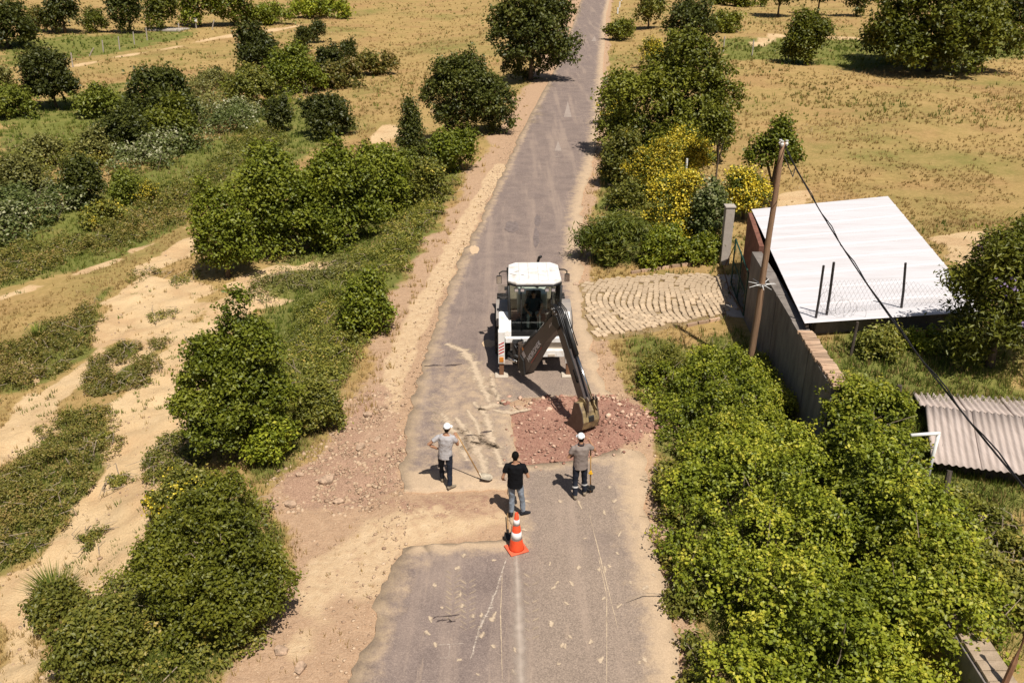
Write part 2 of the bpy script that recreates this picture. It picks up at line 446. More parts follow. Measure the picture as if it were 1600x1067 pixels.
def terrain_material():
    m = bpy.data.materials.new("terrain"); m.use_nodes = True
    nt = m.node_tree; N, L = nt.nodes, nt.links
    b = N["Principled BSDF"]; b.inputs["Roughness"].default_value = 0.95; b.inputs["Specular IOR Level"].default_value = 0.08
    tc = N.new("ShaderNodeTexCoord")
    def noise(scale, det=5, rg=0.6, stretch=None):
        n = N.new("ShaderNodeTexNoise"); n.inputs["Scale"].default_value = scale; n.inputs["Detail"].default_value = det; n.inputs["Roughness"].default_value = rg
        if stretch:
            mp = N.new("ShaderNodeMapping"); mp.inputs["Scale"].default_value = stretch; L.new(tc.outputs["Object"], mp.inputs[0]); L.new(mp.outputs[0], n.inputs["Vector"])
        else: L.new(tc.outputs["Object"], n.inputs["Vector"])
        return n.outputs["Fac"]
    def math2(op, a, c, d=None):
        q = N.new("ShaderNodeMath"); q.operation = op
        for i, v in enumerate((a, c, d)):
            if v is None: continue
            if isinstance(v, (int, float)): q.inputs[i].default_value = v
            else: L.new(v, q.inputs[i])
        return q.outputs[0]
    def mix(f, a, c):
        q = N.new("ShaderNodeMix"); q.data_type = 'RGBA'; L.new(f, q.inputs[0])
        for s, v in ((q.inputs[6], a), (q.inputs[7], c)):
            if isinstance(v, tuple): s.default_value = (*v, 1)
            else: L.new(v, s)
        return q.outputs[2]
    def col(fac, *stops):
        r = ramp(nt, list(stops)); L.new(fac, r.inputs[0]); return r.outputs[0]
    def edge(name, nz, w=0.5, lo=0.32, hi=0.68):
        a = N.new("ShaderNodeAttribute"); a.attribute_name = name
        t = math2('ADD', a.outputs["Fac"], math2('MULTIPLY', math2('SUBTRACT', nz, 0.5), w * 1.6))
        mr = N.new("ShaderNodeMapRange"); mr.interpolation_type = 'SMOOTHSTEP'; mr.inputs[1].default_value = lo; mr.inputs[2].default_value = hi
        L.new(t, mr.inputs[0]); return mr.outputs[0]
    n_big, n_mid, n_fine, n_grain = noise(0.06, 4), noise(0.55, 6, 0.65), noise(4.0, 6, 0.7), noise(26.0, 4, 0.7)
    dry = col(n_mid, (0.25, (0.45, 0.295, 0.13)), (0.45, (0.385, 0.25, 0.10)), (0.6, (0.29, 0.20, 0.072)), (0.75, (0.42, 0.235, 0.105)))
    dry2 = col(n_fine, (0.3, (0.47, 0.32, 0.14)), (0.5, (0.35, 0.24, 0.09)), (0.7, (0.22, 0.165, 0.055)))
    f05 = N.new("ShaderNodeValue"); f05.outputs[0].default_value = 0.5
    base = mix(f05.outputs[0], dry, dry2)
    olive = col(n_fine, (0.3, (0.19, 0.20, 0.045)), (0.55, (0.10, 0.125, 0.025)), (0.75, (0.25, 0.23, 0.07)))
    big = N.new("ShaderNodeMapRange"); big.inputs[1].default_value = 0.5; big.inputs[2].default_value = 0.68; L.new(n_big, big.inputs[0])
    n_patch = noise(0.16, 5, 0.6)
    pm = N.new("ShaderNodeMapRange"); pm.interpolation_type = 'SMOOTHSTEP'; pm.inputs[1].default_value = 0.48; pm.inputs[2].default_value = 0.66; L.new(n_patch, pm.inputs[0])
    base = mix(math2('MULTIPLY', pm.outputs[0], 0.6), base, col(n_fine, (0.3, (0.40, 0.235, 0.105)), (0.6, (0.27, 0.155, 0.068))))
    base = mix(math2('MULTIPLY', big.outputs[0], math2('MULTIPLY', n_mid, 1.0)), base, olive)
    base = mix(math2('MULTIPLY', edge("green", n_mid, 1.6, 0.15, 0.95), 0.85), base, olive)
    sandc = col(n_mid, (0.3, (0.64, 0.47, 0.27)), (0.48, (0.55, 0.38, 0.20)), (0.6, (0.44, 0.265, 0.13)), (0.75, (0.54, 0.37, 0.20)))
    sandf = col(n_grain, (0.3, (0.66, 0.48, 0.28)), (0.6, (0.49, 0.335, 0.18)), (0.75, (0.33, 0.21, 0.11)))
    sandc = mix(f05.outputs[0], sandc, sandf)
    base = mix(edge("sand", n_fine, 0.6), base, sandc)
    shc = col(n_fine, (0.28, (0.52, 0.35, 0.21)), (0.5, (0.42, 0.265, 0.155)), (0.72, (0.30, 0.19, 0.11)))
    shg = col(n_grain, (0.3, (0.56, 0.40, 0.27)), (0.6, (0.34, 0.215, 0.135)))
    shc = mix(f05.outputs[0], shc, shg)
    base = mix(edge("shoulder", n_fine, 0.6), base, shc)
    pc = col(n_fine, (0.3, (0.62, 0.46, 0.285)), (0.55, (0.52, 0.365, 0.215)), (0.72, (0.42, 0.265, 0.165)))
    base = mix(math2('MULTIPLY', edge("pale", n_fine, 0.5), 0.9), base, pc)
    rc = col(n_grain, (0.3, (0.50, 0.33, 0.23)), (0.5, (0.36, 0.215, 0.145)), (0.7, (0.17, 0.105, 0.075)))
    base = mix(math2('MULTIPLY', edge("rubble", n_fine, 0.7), 0.75), base, rc)
    redc = col(n_fine, (0.28, (0.48, 0.31, 0.215)), (0.42, (0.36, 0.195, 0.135)), (0.56, (0.275, 0.135, 0.097)), (0.70, (0.46, 0.30, 0.205)))
    redg = col(n_grain, (0.32, (0.50, 0.33, 0.23)), (0.48, (0.33, 0.175, 0.125)), (0.64, (0.19, 0.09, 0.065)))
    base = mix(edge("red", n_fine, 0.8), base, mix(f05.outputs[0], redc, redg))
    jc = col(n_fine, (0.35, (0.20, 0.145, 0.065)), (0.6, (0.33, 0.23, 0.12)))
    base = mix(edge("joint", n_fine, 0.3), base, jc)
    L.new(base, b.inputs["Base Color"])
    bp = N.new("ShaderNodeBump"); bp.inputs["Strength"].default_value = 0.9; bp.inputs["Distance"].default_value = 0.06
    L.new(math2('ADD', n_fine, math2('MULTIPLY', n_grain, 0.5)), bp.inputs["Height"]); L.new(bp.outputs[0], b.inputs["Normal"])
    return m
terrain = mesh_np("terrain", np.stack([GX, GY, GZ], -1).reshape(-1, 3), quads, terrain_material(),
                  attrs={k: ('POINT', a.ravel()) for k, a in Zn.items()}, smooth=True)
tag(terrain, "dry hillside of golden grass, sandy tracks and dusty shoulders", kind="structure")

# ------------------------------------------------------------------ asphalt road slab (cut open where it was dug)
ROAD_Z = 0.07
def road_mesh():
    rng = np.random.default_rng(3)
    ys = np.concatenate([np.arange(-25, 12, 1.5), np.arange(12, 60, 0.14), np.arange(60, 200, 3.0), np.arange(200, 900, 40.0)])
    jit = lambda s: (fbm(ys / 0.55, ys * 0 + s, 50 + s, 5) - 0.5) * 0.50 * np.clip(1.2 - ys / 90, 0.25, 1) + (fbm(ys / 5.0, ys * 0 + s, 60 + s, 2) - 0.5) * 0.25
    L = [(float(a), float(b)) for a, b in zip(XL(ys) + jit(1), ys)]
    R = [(float(a), float(b)) for a, b in zip(XR(ys) + jit(2), ys)]
    out = L + R[::-1]
    def rag(poly, amp, seed):
        r = []; k = 0
        for i in range(len(poly)):
            a, b = np.array(poly[i]), np.array(poly[(i + 1) % len(poly)])
            n = max(2, int(np.linalg.norm(b - a) / 0.16))
            for j in range(n):
                p = a + (b - a) * j / n; r.append(tuple(p + (rng.random(2) - 0.5) * amp))
        return r
    dug, tren = rag(DUG, 0.07, 1), rag(TRENCH, 0.08, 2)
    V = []; E = []
    for poly in (out, dug, tren):
        b = len(V); n = len(poly)
        V += [Vector(p) for p in poly]; E += [(b + i, b + (i + 1) % n) for i in range(n)]
    for y in np.concatenate([np.arange(9, 62, 0.45), np.arange(62, 200, 2.5), np.arange(200, 880, 15.0)]):
        for t in np.linspace(0.06, 0.94, 15):
            V.append(Vector((float(XL(y) + (XR(y) - XL(y)) * t + rng.uniform(-.05, .05)), float(y + rng.uniform(-.08, .08)))))
    v2, e2, f2, *_ = delaunay_2d_cdt(V, E, [], 0, 1e-4)
    v = np.array([(p.x, p.y) for p in v2]); f = np.array([t for t in f2])
    c = v[f].mean(1)
    keep = inpoly(c[:, 0], c[:, 1], out) & ~inpoly(c[:, 0], c[:, 1], dug) & ~inpoly(c[:, 0], c[:, 1], tren)
    f = f[keep]
    a = v[f]; cr = (a[:, 1, 0] - a[:, 0, 0]) * (a[:, 2, 1] - a[:, 0, 1]) - (a[:, 1, 1] - a[:, 0, 1]) * (a[:, 2, 0] - a[:, 0, 0])
    f[cr < 0] = f[cr < 0][:, ::-1]
    cnt = {}
    for t in f:
        for i in range(3):
            e = (int(t[i]), int(t[(i + 1) % 3])); cnt[e] = 1
    bd = [e for e in cnt if (e[1], e[0]) not in cnt]
    n = len(v)
    v3 = np.concatenate([np.c_[v, np.full(n, ROAD_Z)], np.c_[v, np.full(n, -0.12)]])
    sk = []
    for a_, b_ in bd: sk += [(b_, a_, n + a_), (b_, n + a_, n + b_)]
    f = np.concatenate([f, np.array(sk)])
    x, y = v3[:, 0], v3[:, 1]
    dl, dr = x - XL(y), XR(y) - x
    ed = np.maximum((1 - sstep(0.0, 0.75, dl)) * 0.85, 1 - sstep(0.0, 1.3, dr))
    ed = np.maximum(ed, 0.95 * (1 - sstep(0.0, 0.9, np.minimum(sdist(x, y, TRENCH), sdist(x, y, DUG) + 0.15))))
    ed = np.maximum(ed, 1 - sstep(-0.25, 0.35, sdist(x, y, [ray0(*p) for p in [(625, 733), (700, 738), (780, 752), (790, 770), (625, 770)]])))
    ed = np.maximum(ed, 0.62 * (1 - sstep(-0.8, 1.2, sdist(x, y, [ray0(*p) for p in [(700, 560), (800, 590), (800, 740), (700, 740), (650, 700)]]))))
    ed = np.maximum(ed, 0.55 * (1 - sstep(0.0, 0.5, sdist(x, y, [ray0(*p) for p in [(700, 480), (730, 400), (760, 330), (800, 260)]], False))))
    return v3, f, dict(dust=ed, lane=sstep(0.35, 0.6, dl / np.maximum(dl + dr, .1)) * (1 - sstep(22, 30, y)))

def road_material():
    m = bpy.data.materials.new("asphalt"); m.use_nodes = True
    nt = m.node_tree; N, L = nt.nodes, nt.links
    b = N["Principled BSDF"]; b.inputs["Roughness"].default_value = 0.9; b.inputs["Specular IOR Level"].default_value = 0.15
    tc = N.new("ShaderNodeTexCoord")
    def noise(scale, det, stretch=(1, 1, 1), rg=0.6):
        mp = N.new("ShaderNodeMapping"); mp.inputs["Scale"].default_value = stretch; L.new(tc.outputs["Object"], mp.inputs[0])
        n = N.new("ShaderNodeTexNoise"); n.inputs["Scale"].default_value = scale; n.inputs["Detail"].default_value = det; n.inputs["Roughness"].default_value = rg
        L.new(mp.outputs[0], n.inputs["Vector"]); return n.outputs["Fac"]
    def mix(f, a, c):
        q = N.new("ShaderNodeMix"); q.data_type = 'RGBA'
        if isinstance(f, float): q.inputs[0].default_value = f
        else: L.new(f, q.inputs[0])
        for s, v in ((q.inputs[6], a), (q.inputs[7], c)):
            if isinstance(v, tuple): s.default_value = (*v, 1)
            else: L.new(v, s)
        return q.outputs[2]
    def col(fac, *stops):
        r = ramp(nt, list(stops)); L.new(fac, r.inputs[0]); return r.outputs[0]
    def mth(op, a, c):
        q = N.new("ShaderNodeMath"); q.operation = op
        for i, v in enumerate((a, c)):
            if isinstance(v, (int, float)): q.inputs[i].default_value = v
            else: L.new(v, q.inputs[i])
        return q.outputs[0]
    def mr(v, lo, hi):
        q = N.new("ShaderNodeMapRange"); q.interpolation_type = 'SMOOTHSTEP'; q.inputs[1].default_value = lo; q.inputs[2].default_value = hi; L.new(v, q.inputs[0]); return q.outputs[0]
    grain, mid = noise(34, 5, rg=0.85), noise(1.3, 8, rg=0.7)
    track = noise(1.6, 5, (1.0, 0.06, 1.0)); patch = noise(0.35, 4); streak = noise(5.0, 4, (1.0, 0.10, 1.0), 0.7)
    a1 = col(mid, (0.32, (0.135, 0.100, 0.088)), (0.5, (0.200, 0.150, 0.127)), (0.68, (0.275, 0.205, 0.165)))
    a2 = col(grain, (0.34, (0.060, 0.045, 0.040)), (0.5, (0.195, 0.148, 0.125)), (0.66, (0.46, 0.355, 0.285)))
    base = mix(0.45, a1, a2)
    at = N.new("ShaderNodeAttribute"); at.attribute_name = "lane"
    base = mix(mth('MULTIPLY', at.outputs["Fac"], 0.55), base, col(grain, (0.34, (0.13, 0.098, 0.07)), (0.66, (0.46, 0.35, 0.255))))
    base = mix(mth('MULTIPLY', mr(track, 0.48, 0.66), 0.36), base, (0.38, 0.285, 0.215))
    base = mix(mth('MULTIPLY', mr(patch, 0.56, 0.70), 0.35), base, (0.15, 0.115, 0.105))
    base = mix(mth('MULTIPLY', mr(streak, 0.60, 0.72), 0.28), base, (0.42, 0.31, 0.22))
    du = N.new("ShaderNodeAttribute"); du.attribute_name = "dust"
    d = mth('ADD', du.outputs["Fac"], mth('MULTIPLY', mth('SUBTRACT', noise(3.0, 6, rg=0.7), 0.5), 1.3))
    base = mix(mth('MULTIPLY', mr(d, 0.25, 0.95), 0.85), base, col(grain, (0.3, (0.37, 0.26, 0.165)), (0.65, (0.56, 0.41, 0.26))))
    L.new(base, b.inputs["Base Color"])
    bp = N.new("ShaderNodeBump"); bp.inputs["Strength"].default_value = 0.35; bp.inputs["Distance"].default_value = 0.01
    L.new(grain, bp.inputs["Height"]); L.new(bp.outputs[0], b.inputs["Normal"])
    return m
rv, rf, ra = road_mesh()
road = mesh_np("road", rv, rf, road_material(), attrs={k: ('POINT', a) for k, a in ra.items()})
tag(road, "worn dusty asphalt road running up through the fields", kind="structure")

# ------------------------------------------------------------------ foliage
OAK = leafmat("leaf_oak", [(0.0, (0.062, 0.073, 0.009)), (0.5, (0.136, 0.147, 0.013)), (1.0, (0.238, 0.235, 0.023))])
DARK = leafmat("leaf_dark", [(0.0, (0.038, 0.047, 0.009)), (0.6, (0.075, 0.084, 0.012)), (1.0, (0.134, 0.135, 0.021))])
MID = leafmat("leaf_mid", [(0.0, (0.068, 0.090, 0.008)), (0.5, (0.145, 0.169, 0.013)), (1.0, (0.267, 0.273, 0.027))])
BRAM = leafmat("leaf_bramble", [(0.0, (0.067, 0.086, 0.007)), (0.4, (0.160, 0.191, 0.014)), (0.75, (0.307, 0.325, 0.026)), (1.0, (0.512, 0.459, 0.053))], trans=0.33)
OLIVE = leafmat("leaf_olive", [(0.0, (0.080, 0.091, 0.012)), (0.5, (0.156, 0.161, 0.023)), (0.85, (0.266, 0.237, 0.040)), (1.0, (0.390, 0.280, 0.063))])
SILVER = leafmat("leaf_silver", [(0.0, (0.106, 0.113, 0.025)), (0.6, (0.213, 0.203, 0.050)), (1.0, (0.392, 0.346, 0.100))])
LIME = leafmat("leaf_lime", [(0.0, (0.09, 0.115, 0.012)), (0.6, (0.17, 0.19, 0.022)), (1.0, (0.27, 0.27, 0.04))])
WHITEFL = leafmat("leaf_white_flower", [(0.0, (0.05, 0.07, 0.014)), (0.5, (0.115, 0.14, 0.032)), (0.74, (0.19, 0.20, 0.065)), (0.86, (0.36, 0.35, 0.19)), (1.0, (0.50, 0.47, 0.30))])
BROOM = leafmat("leaf_broom", [(0.0, (0.056, 0.084, 0.009)), (0.6, (0.129, 0.151, 0.017)), (1.0, (0.240, 0.236, 0.028))])
YELLOW = leafmat("flower_yellow", [(0.0, (0.34, 0.27, 0.02)), (0.5, (0.55, 0.41, 0.025)), (1.0, (0.68, 0.55, 0.06))], trans=0.2)
LILAC = leafmat("flower_lilac", [(0.0, (0.17, 0.11, 0.22)), (1.0, (0.38, 0.29, 0.48))], trans=0.2)
HEATH = leafmat("leaf_heath", [(0.0, (0.090, 0.081, 0.017)), (0.5, (0.163, 0.155, 0.025)), (0.8, (0.253, 0.187, 0.047)), (1.0, (0.327, 0.212, 0.078))])
DRYG = leafmat("grass_dry", [(0.0, (0.27, 0.20, 0.07)), (0.35, (0.41, 0.285, 0.11)), (0.7, (0.53, 0.37, 0.16)), (1.0, (0.64, 0.50, 0.28))], trans=0.35, rough=0.8, spec=0.1)
GREENG = leafmat("grass_green", [(0.0, (0.07, 0.10, 0.016)), (0.4, (0.135, 0.17, 0.026)), (0.75, (0.22, 0.225, 0.045)), (1.0, (0.38, 0.31, 0.10))], trans=0.25, rough=0.8, spec=0.1)
BARK = mat("bark", (0.13, 0.095, 0.065), rough=0.95, scale=14, var=0.35, bump=0.6, stretch=(1, 1, 0.2))
TWIG = mat("twig", (0.30, 0.23, 0.16), rough=0.9, scale=20, var=0.25)

NTRI = [0]
def leaf_arrays(rng, c, n, L, ratio=0.62, fold=0.22, droop=0.0):
    """folded rhombic leaves: centres c, facing n, lengths L"""
    N = len(c)
    n = n / (np.linalg.norm(n, axis=1, keepdims=True) + 1e-9)
    r = rng.normal(size=(N, 3)); r[:, 2] -= droop
    d = r - n * (r * n).sum(1, keepdims=True); d /= (np.linalg.norm(d, axis=1, keepdims=True) + 1e-9)
    s = np.cross(n, d)
    L = L[:, None]; Wd = L * ratio
    up = n * (Wd * fold)
    v = np.stack([c - d * L * 0.5, c + s * Wd * 0.5 + up - d * L * 0.06, c + d * L * 0.5, c - s * Wd * 0.5 + up - d * L * 0.06], 1).reshape(-1, 3)
    b = np.arange(N)[:, None] * 4
    f = np.stack([b + np.array([[0, 1, 2]]), b + np.array([[0, 2, 3]])], 1).reshape(-1, 3)
    NTRI[0] += len(f)
    return v, f

def lobe_leaves(rng, lobes, nleaf, L, spread=0.35, k=9, up=0.55, zmin=None, fill=0.14, hole=0.0, zfun=None):
    """leaf centres/normals on a union of ellipsoid lobes (M,6): sprigs on the outside plus a thinner filling"""
    lobes = np.asarray(lobes, dtype=np.float64)
    C, R = lobes[:, :3], lobes[:, 3:]
    area = (R[:, 0] * R[:, 1] + R[:, 1] * R[:, 2] + R[:, 0] * R[:, 2])
    nsp = max(8, int(nleaf / k * 1.9))
    li = rng.choice(len(lobes), nsp, p=area / area.sum())
    d = rng.normal(size=(nsp, 3)); d /= np.linalg.norm(d, axis=1, keepdims=True)
    d[:, 2] = np.where(d[:, 2] < -0.35, -d[:, 2], d[:, 2])
    p0 = C[li] + d * R[li]
    sc = max(L * 4.2, 0.2)
    nz = vnoise(p0[:, 0] / sc, p0[:, 1] / sc, p0[:, 2] / sc, 7)
    n2 = vnoise(p0[:, 0] / sc / 2.7, p0[:, 1] / sc / 2.7, p0[:, 2] / sc / 2.7, 17)
    fac = 0.62 + 0.36 * nz + 0.22 * n2 + rng.normal(size=nsp) * 0.05
    fac = np.where(rng.random(nsp) < 0.06, fac + 0.12 + 0.16 * rng.random(nsp), fac)
    p = C[li] + d * R[li] * fac[:, None]
    keep = np.ones(nsp, bool)
    for j in range(len(lobes)):
        q = ((p - C[j]) / R[j]); inside = ((q * q).sum(1) < 0.62) & (li != j)
        keep &= ~inside
    keep &= (nz + 0.5 * n2) > 0.60
    if hole: keep &= vnoise(p[:, 0] / (sc * 1.4), p[:, 1] / (sc * 1.4), p[:, 2] / (sc * 1.4), 19) > hole
    if zmin is not None: keep &= p[:, 2] > zmin
    p, d, li = p[keep], d[keep], li[keep]
    nn = d / R[li]; nn /= np.linalg.norm(nn, axis=1, keepdims=True)
    m = max(1, int(nleaf * (1 - fill) / max(1, len(p))))
    m = min(max(m, 3), 40)
    shoot = nn * 0.75 + rng.normal(size=nn.shape) * 0.45 + np.array([0, 0, 0.35]); shoot /= np.linalg.norm(shoot, axis=1, keepdims=True)
    ln = L * (1.6 + 2.6 * rng.random(len(p)))
    tt = rng.random((len(p), m))
    off = shoot[:, None] * ((tt - 0.35) * ln[:, None])[..., None] + rng.normal(size=(len(p), m, 3)) * (L * 0.62)
    cc = (p[:, None] + off).reshape(-1, 3)
    sprig = np.repeat(rng.random(len(p)), m)
    nrm = np.repeat(nn, m, 0) * 0.45 + rng.normal(size=cc.shape) * 0.62 + np.array([0, 0, up])
    nf = int(nleaf * fill)
    lj = rng.choice(len(lobes), nf, p=area / area.sum())
    dd = rng.normal(size=(nf, 3)); dd /= np.linalg.norm(dd, axis=1, keepdims=True)
    cf = C[lj] + dd * R[lj] * (0.45 + 0.4 * rng.random((nf, 1)))
    cc = np.concatenate([cc, cf]); nrm = np.concatenate([nrm, rng.normal(size=(nf, 3)) + np.array([0, 0, 0.5])])
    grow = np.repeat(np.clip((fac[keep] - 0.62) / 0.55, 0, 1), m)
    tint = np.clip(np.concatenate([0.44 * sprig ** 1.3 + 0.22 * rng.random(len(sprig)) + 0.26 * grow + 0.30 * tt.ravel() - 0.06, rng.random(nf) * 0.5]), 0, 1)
    drift = max(L * 11, 0.7)
    tint = np.clip(tint + (vnoise(cc[:, 0] / drift + 40, cc[:, 1] / drift + 40, cc[:, 2] / drift + 40, 57) - 0.5) * 0.55, 0, 1)
    if zmin is not None:
        g = cc[:, 2] > zmin - 0.05; cc, nrm, tint = cc[g], nrm[g], tint[g]
    return cc, nrm, tint

def leaf_object(name, rng, cc, nrm, tint, L, material, parent=None, ratio=0.62, droop=0.0, jit=0.35):
    Ls = L * (1 - jit + 2 * jit * rng.random(len(cc)))
    v, f = leaf_arrays(rng, cc, nrm, Ls, ratio, droop=droop)
    return mesh_np(name, v, f, material, parent, attrs={"tint": ('FACE', np.repeat(tint, 2))})

def make_trunk(rng, lobes, H, r0, parent, mtl=None, lean=(0, 0), crown0=0.3, limbs=6):
    mb = MB()
    top = Vector((lean[0], lean[1], H * 0.72))
    pts, rr = [], []
    for i in range(6):
        t = i / 5
        pts.append(top * t + Vector((rng.normal() * r0 * 0.8 * t, rng.normal() * r0 * 0.8 * t, -0.12 * (1 - t))))
        rr.append(r0 * (1.25 - 1.0 * t) if i else r0 * 1.6)
    mb.tube(pts, rr, 7)
    for j in rng.choice(len(lobes), min(limbs, len(lobes)), replace=False):
        e = Vector(lobes[j][:3]); t = min(0.9, max(crown0, e.z / H * 0.55))
        a = top * t
        m = a.lerp(e, 0.5) + Vector((0, 0, 0.06 * H))
        mb.tube([a, m, e], [r0 * 0.55, r0 * 0.36, r0 * 0.12], 5)
    return mb.build("trunk", mtl or BARK, parent, smooth=True)

def place_box(x0, x1, yt, yb, depth=0.8):
    """crown outline in the picture -> ground position, half width and height of the plant that stands there"""
    pxm = 0.5 * (x0 + x1)
    gx_, gy_, gz_ = ground(pxm, yb)
    Zd = gy_ * CP + (HCAM - gz_) * SP
    r = 0.5 * (x1 - x0) * Zd / FPX
    Y = gy_ + r * depth
    v = (yt - 533.5) / FPX
    for _ in range(3):
        w = Y * (SP + CP * v) / (CP - SP * v)
        Zt = Y * CP + (HCAM - 0.5 * (HCAM - w)) * SP
        r = 0.5 * (x1 - x0) * Zt / FPX
        Y = gy_ + r * depth
    X = (pxm - 800) / FPX * Zt
    z0 = hz(X, Y)
    H = max(0.35, HCAM - w - z0)
    return X, Y, z0, r, H, FPX / Zt

PSEED = [100]
def plant(name, label, cat, box, leafm, L=0.10, kind="bush", group=None, nmax=13000, cover=2.0, depth=0.8, trunk=None, ratio=0.62, flowers=None, nl=None, hole=0.0, base=None, limbs=6, droop=0.0, fl_top=0.25, twigs=0):
    PSEED[0] += 1
    rng = np.random.default_rng(PSEED[0])
    X, Y, z0, r, H, s = place_box(*box, depth=depth)
    root = empty(name, (X, Y, z0), 0, label, cat, group)
    r *= 1.02; H *= 1.02
    L = max(L, 1.75 / s)
    zb = {"bush": 0.0, "tree": 0.03 * H, "small": 0.35 * H, "poplar": 0.03 * H, "broom": 0.0}[kind]
    if base is not None: zb = base * H
    rz = (H - zb) / 2 * (1.0 if kind != "bush" else 1.12); cz = H - rz
    ry = r * max(depth, 0.6)
    lobes = []
    nl = nl or {"bush": 16, "tree": 22, "small": 10, "poplar": 12, "broom": 10}[kind]
    if kind == "poplar":
        for i in range(nl):
            t = (i + 0.5) / nl
            q = r * (1.0 - 0.75 * t) * 0.75
            a = rng.random() * 6.28
            lobes.append((math.cos(a) * r * 0.25 * (1 - t), math.sin(a) * r * 0.25 * (1 - t), zb + (H - zb) * (0.06 + 0.9 * t), q, q, (H - zb) / nl * 1.5))
    else:
        big = []
        nbig = 5 if kind != "small" else 3
        for i in range(nbig):
            a = 6.283 * i / nbig + rng.random() * 1.2; q = (0.30 + 0.22 * rng.random()) * (1 if i else 0.3)
            hh = (1.0 if i == 0 else 0.62 + 0.36 * rng.random())
            br = 0.48 + 0.16 * rng.random()
            bz = (H - zb) * hh
            big.append((r * q * math.cos(a), ry * q * math.sin(a), zb + bz * 0.5, r * br, ry * br, bz * 0.5))
        for bb in big: lobes.append((bb[0], bb[1], bb[2], bb[3] * 0.72, bb[4] * 0.72, bb[5] * 0.80))
        nl = int(nl * 2.6)
        for i in range(nl):
            bb = big[i % nbig]
            d = rng.normal(size=3); d[2] = (abs(d[2]) * 1.1 - 0.45) if i % 3 else -0.35 - 0.9 * rng.random() * (zb < 0.1 * H); d /= np.linalg.norm(d)
            f = 0.13 + 0.17 * rng.random() ** 1.4
            side = 0.80 / max(0.55, math.hypot(d[0], d[1])) if d[2] < -0.2 else 0.80
            lobes.append((bb[0] + d[0] * bb[3] * side, bb[1] + d[1] * bb[4] * side, bb[2] + d[2] * bb[5] * 0.86, r * f, ry * f, min(rz, r) * f * (0.7 + 0.45 * rng.random())))
    lobes = np.array(lobes)
    area = 4 * math.pi * ((r * ry) ** 1.6 / 3 + (r * rz) ** 1.6 / 3 + (ry * rz) ** 1.6 / 3) ** (1 / 1.6)
    nleaf = area * cover * 1.35 / (0.5 * L * L * ratio)
    if nleaf > nmax:
        L *= math.sqrt(nleaf / nmax); nleaf = nmax
    if s < 16: nleaf *= 0.72
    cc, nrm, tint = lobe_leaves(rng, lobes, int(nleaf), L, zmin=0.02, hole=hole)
    if flowers is not None:
        fm, share = flowers
        top = cc[:, 2] > H * fl_top
        pick = top & (vnoise(cc[:, 0] / (0.4 * r), cc[:, 1] / (0.4 * r), cc[:, 2] / (0.4 * r), 3) + 0.25 * rng.random(len(cc)) > 1.05 - share) & (rng.random(len(cc)) < 0.7)
        leaf_object("flowers", rng, cc[pick] * 1.02, nrm[pick], rng.random(pick.sum()), L * 0.62, fm, root, 0.9)["kind"] = "stuff"
        cc, nrm, tint = cc[~pick], nrm[~pick], tint[~pick]
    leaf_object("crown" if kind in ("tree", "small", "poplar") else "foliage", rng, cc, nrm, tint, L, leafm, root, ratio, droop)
    r0 = trunk if trunk else (0.035 + 0.022 * H) * (0.7 if kind in ("bush", "broom") else 1.0)
    make_trunk(rng, lobes, H, r0, root, limbs=limbs).name = "trunk" if kind in ("tree", "small", "poplar") else "stem"
    if twigs:
        mb = MB()
        for i in range(twigs):
            j = rng.integers(1, len(lobes)); e = Vector(lobes[j][:3]); o = Vector((rng.normal(), rng.normal() - 0.6, abs(rng.normal()) + 0.6)).normalized()
            a = e + o * lobes[j][3] * 0.75; b2 = e + o * (lobes[j][3] * 1.15 + 0.15)
            mb.tube([a, a.lerp(b2, .5) + Vector((rng.normal() * .06, rng.normal() * .06, 0)), b2], [0.014, 0.011, 0.006], 4)
        mb.build("twigs", TWIG, root)["kind"] = "stuff"
    return root

# ------------------------------------------------------------------ trees and shrubs, left of the road
VERGE = "shrubs on the bank beside the road"
plant("leafy_bush", "large green bush at the bottom left beside the sandy excavation", "bush", (225, 456, 778, 1040), OAK, 0.06, nmax=44000, group=VERGE, twigs=22, nl=30, depth=0.9)
plant("flowering_bush", "yellow-tinged bush on top of the big bottom-left bush", "bush", (228, 350, 738, 850), OLIVE, 0.055, nmax=11000, flowers=(YELLOW, 0.34), group=VERGE)
plant("leafy_bush", "low spreading green bush cut off by the bottom left edge", "bush", (70, 250, 945, 1085), OLIVE, 0.06, nmax=14000, group=VERGE)
plant("leafy_bush", "low pale green bush in the left bottom corner below the grass tussock", "bush", (35, 130, 925, 990), OLIVE, 0.06, nmax=5000, group=VERGE, cover=2.2)
plant("field_maple", "bushy round tree between the forking sandy track and the road", "tree", (268, 472, 462, 745), MID, 0.07, nmax=40000, group=VERGE, nl=30, base=0.0, hole=0.16, twigs=10)
plant("leafy_bush", "low bright bush at the foot of the round tree, nearest the rubble", "bush", (385, 470, 640, 738), BRAM, 0.08, nmax=6000, group=VERGE)
plant("leafy_bush", "yellowish low bush on the bank just above the heap of rubble", "bush", (450, 540, 600, 690), OLIVE, 0.06, nmax=9000, group=VERGE, cover=2.2)
plant("leafy_bush", "dark compact shrub on the bank level with the machine", "bush", (528, 622, 425, 535), MID, 0.10, nmax=9000, group=VERGE)
plant("field_maple", "tree with a dark trunk shadow at the left end of the long thicket", "tree", (296, 392, 285, 448), MID, 0.13, nmax=16000, group="trees of the long thicket", nl=22, base=0.05, hole=0.14)
plant("field_maple", "broad tree in the middle of the long thicket above the sand", "tree", (350, 505, 232, 415), MID, 0.13, nmax=22000, group="trees of the long thicket", nl=26, base=0.02, hole=0.12)
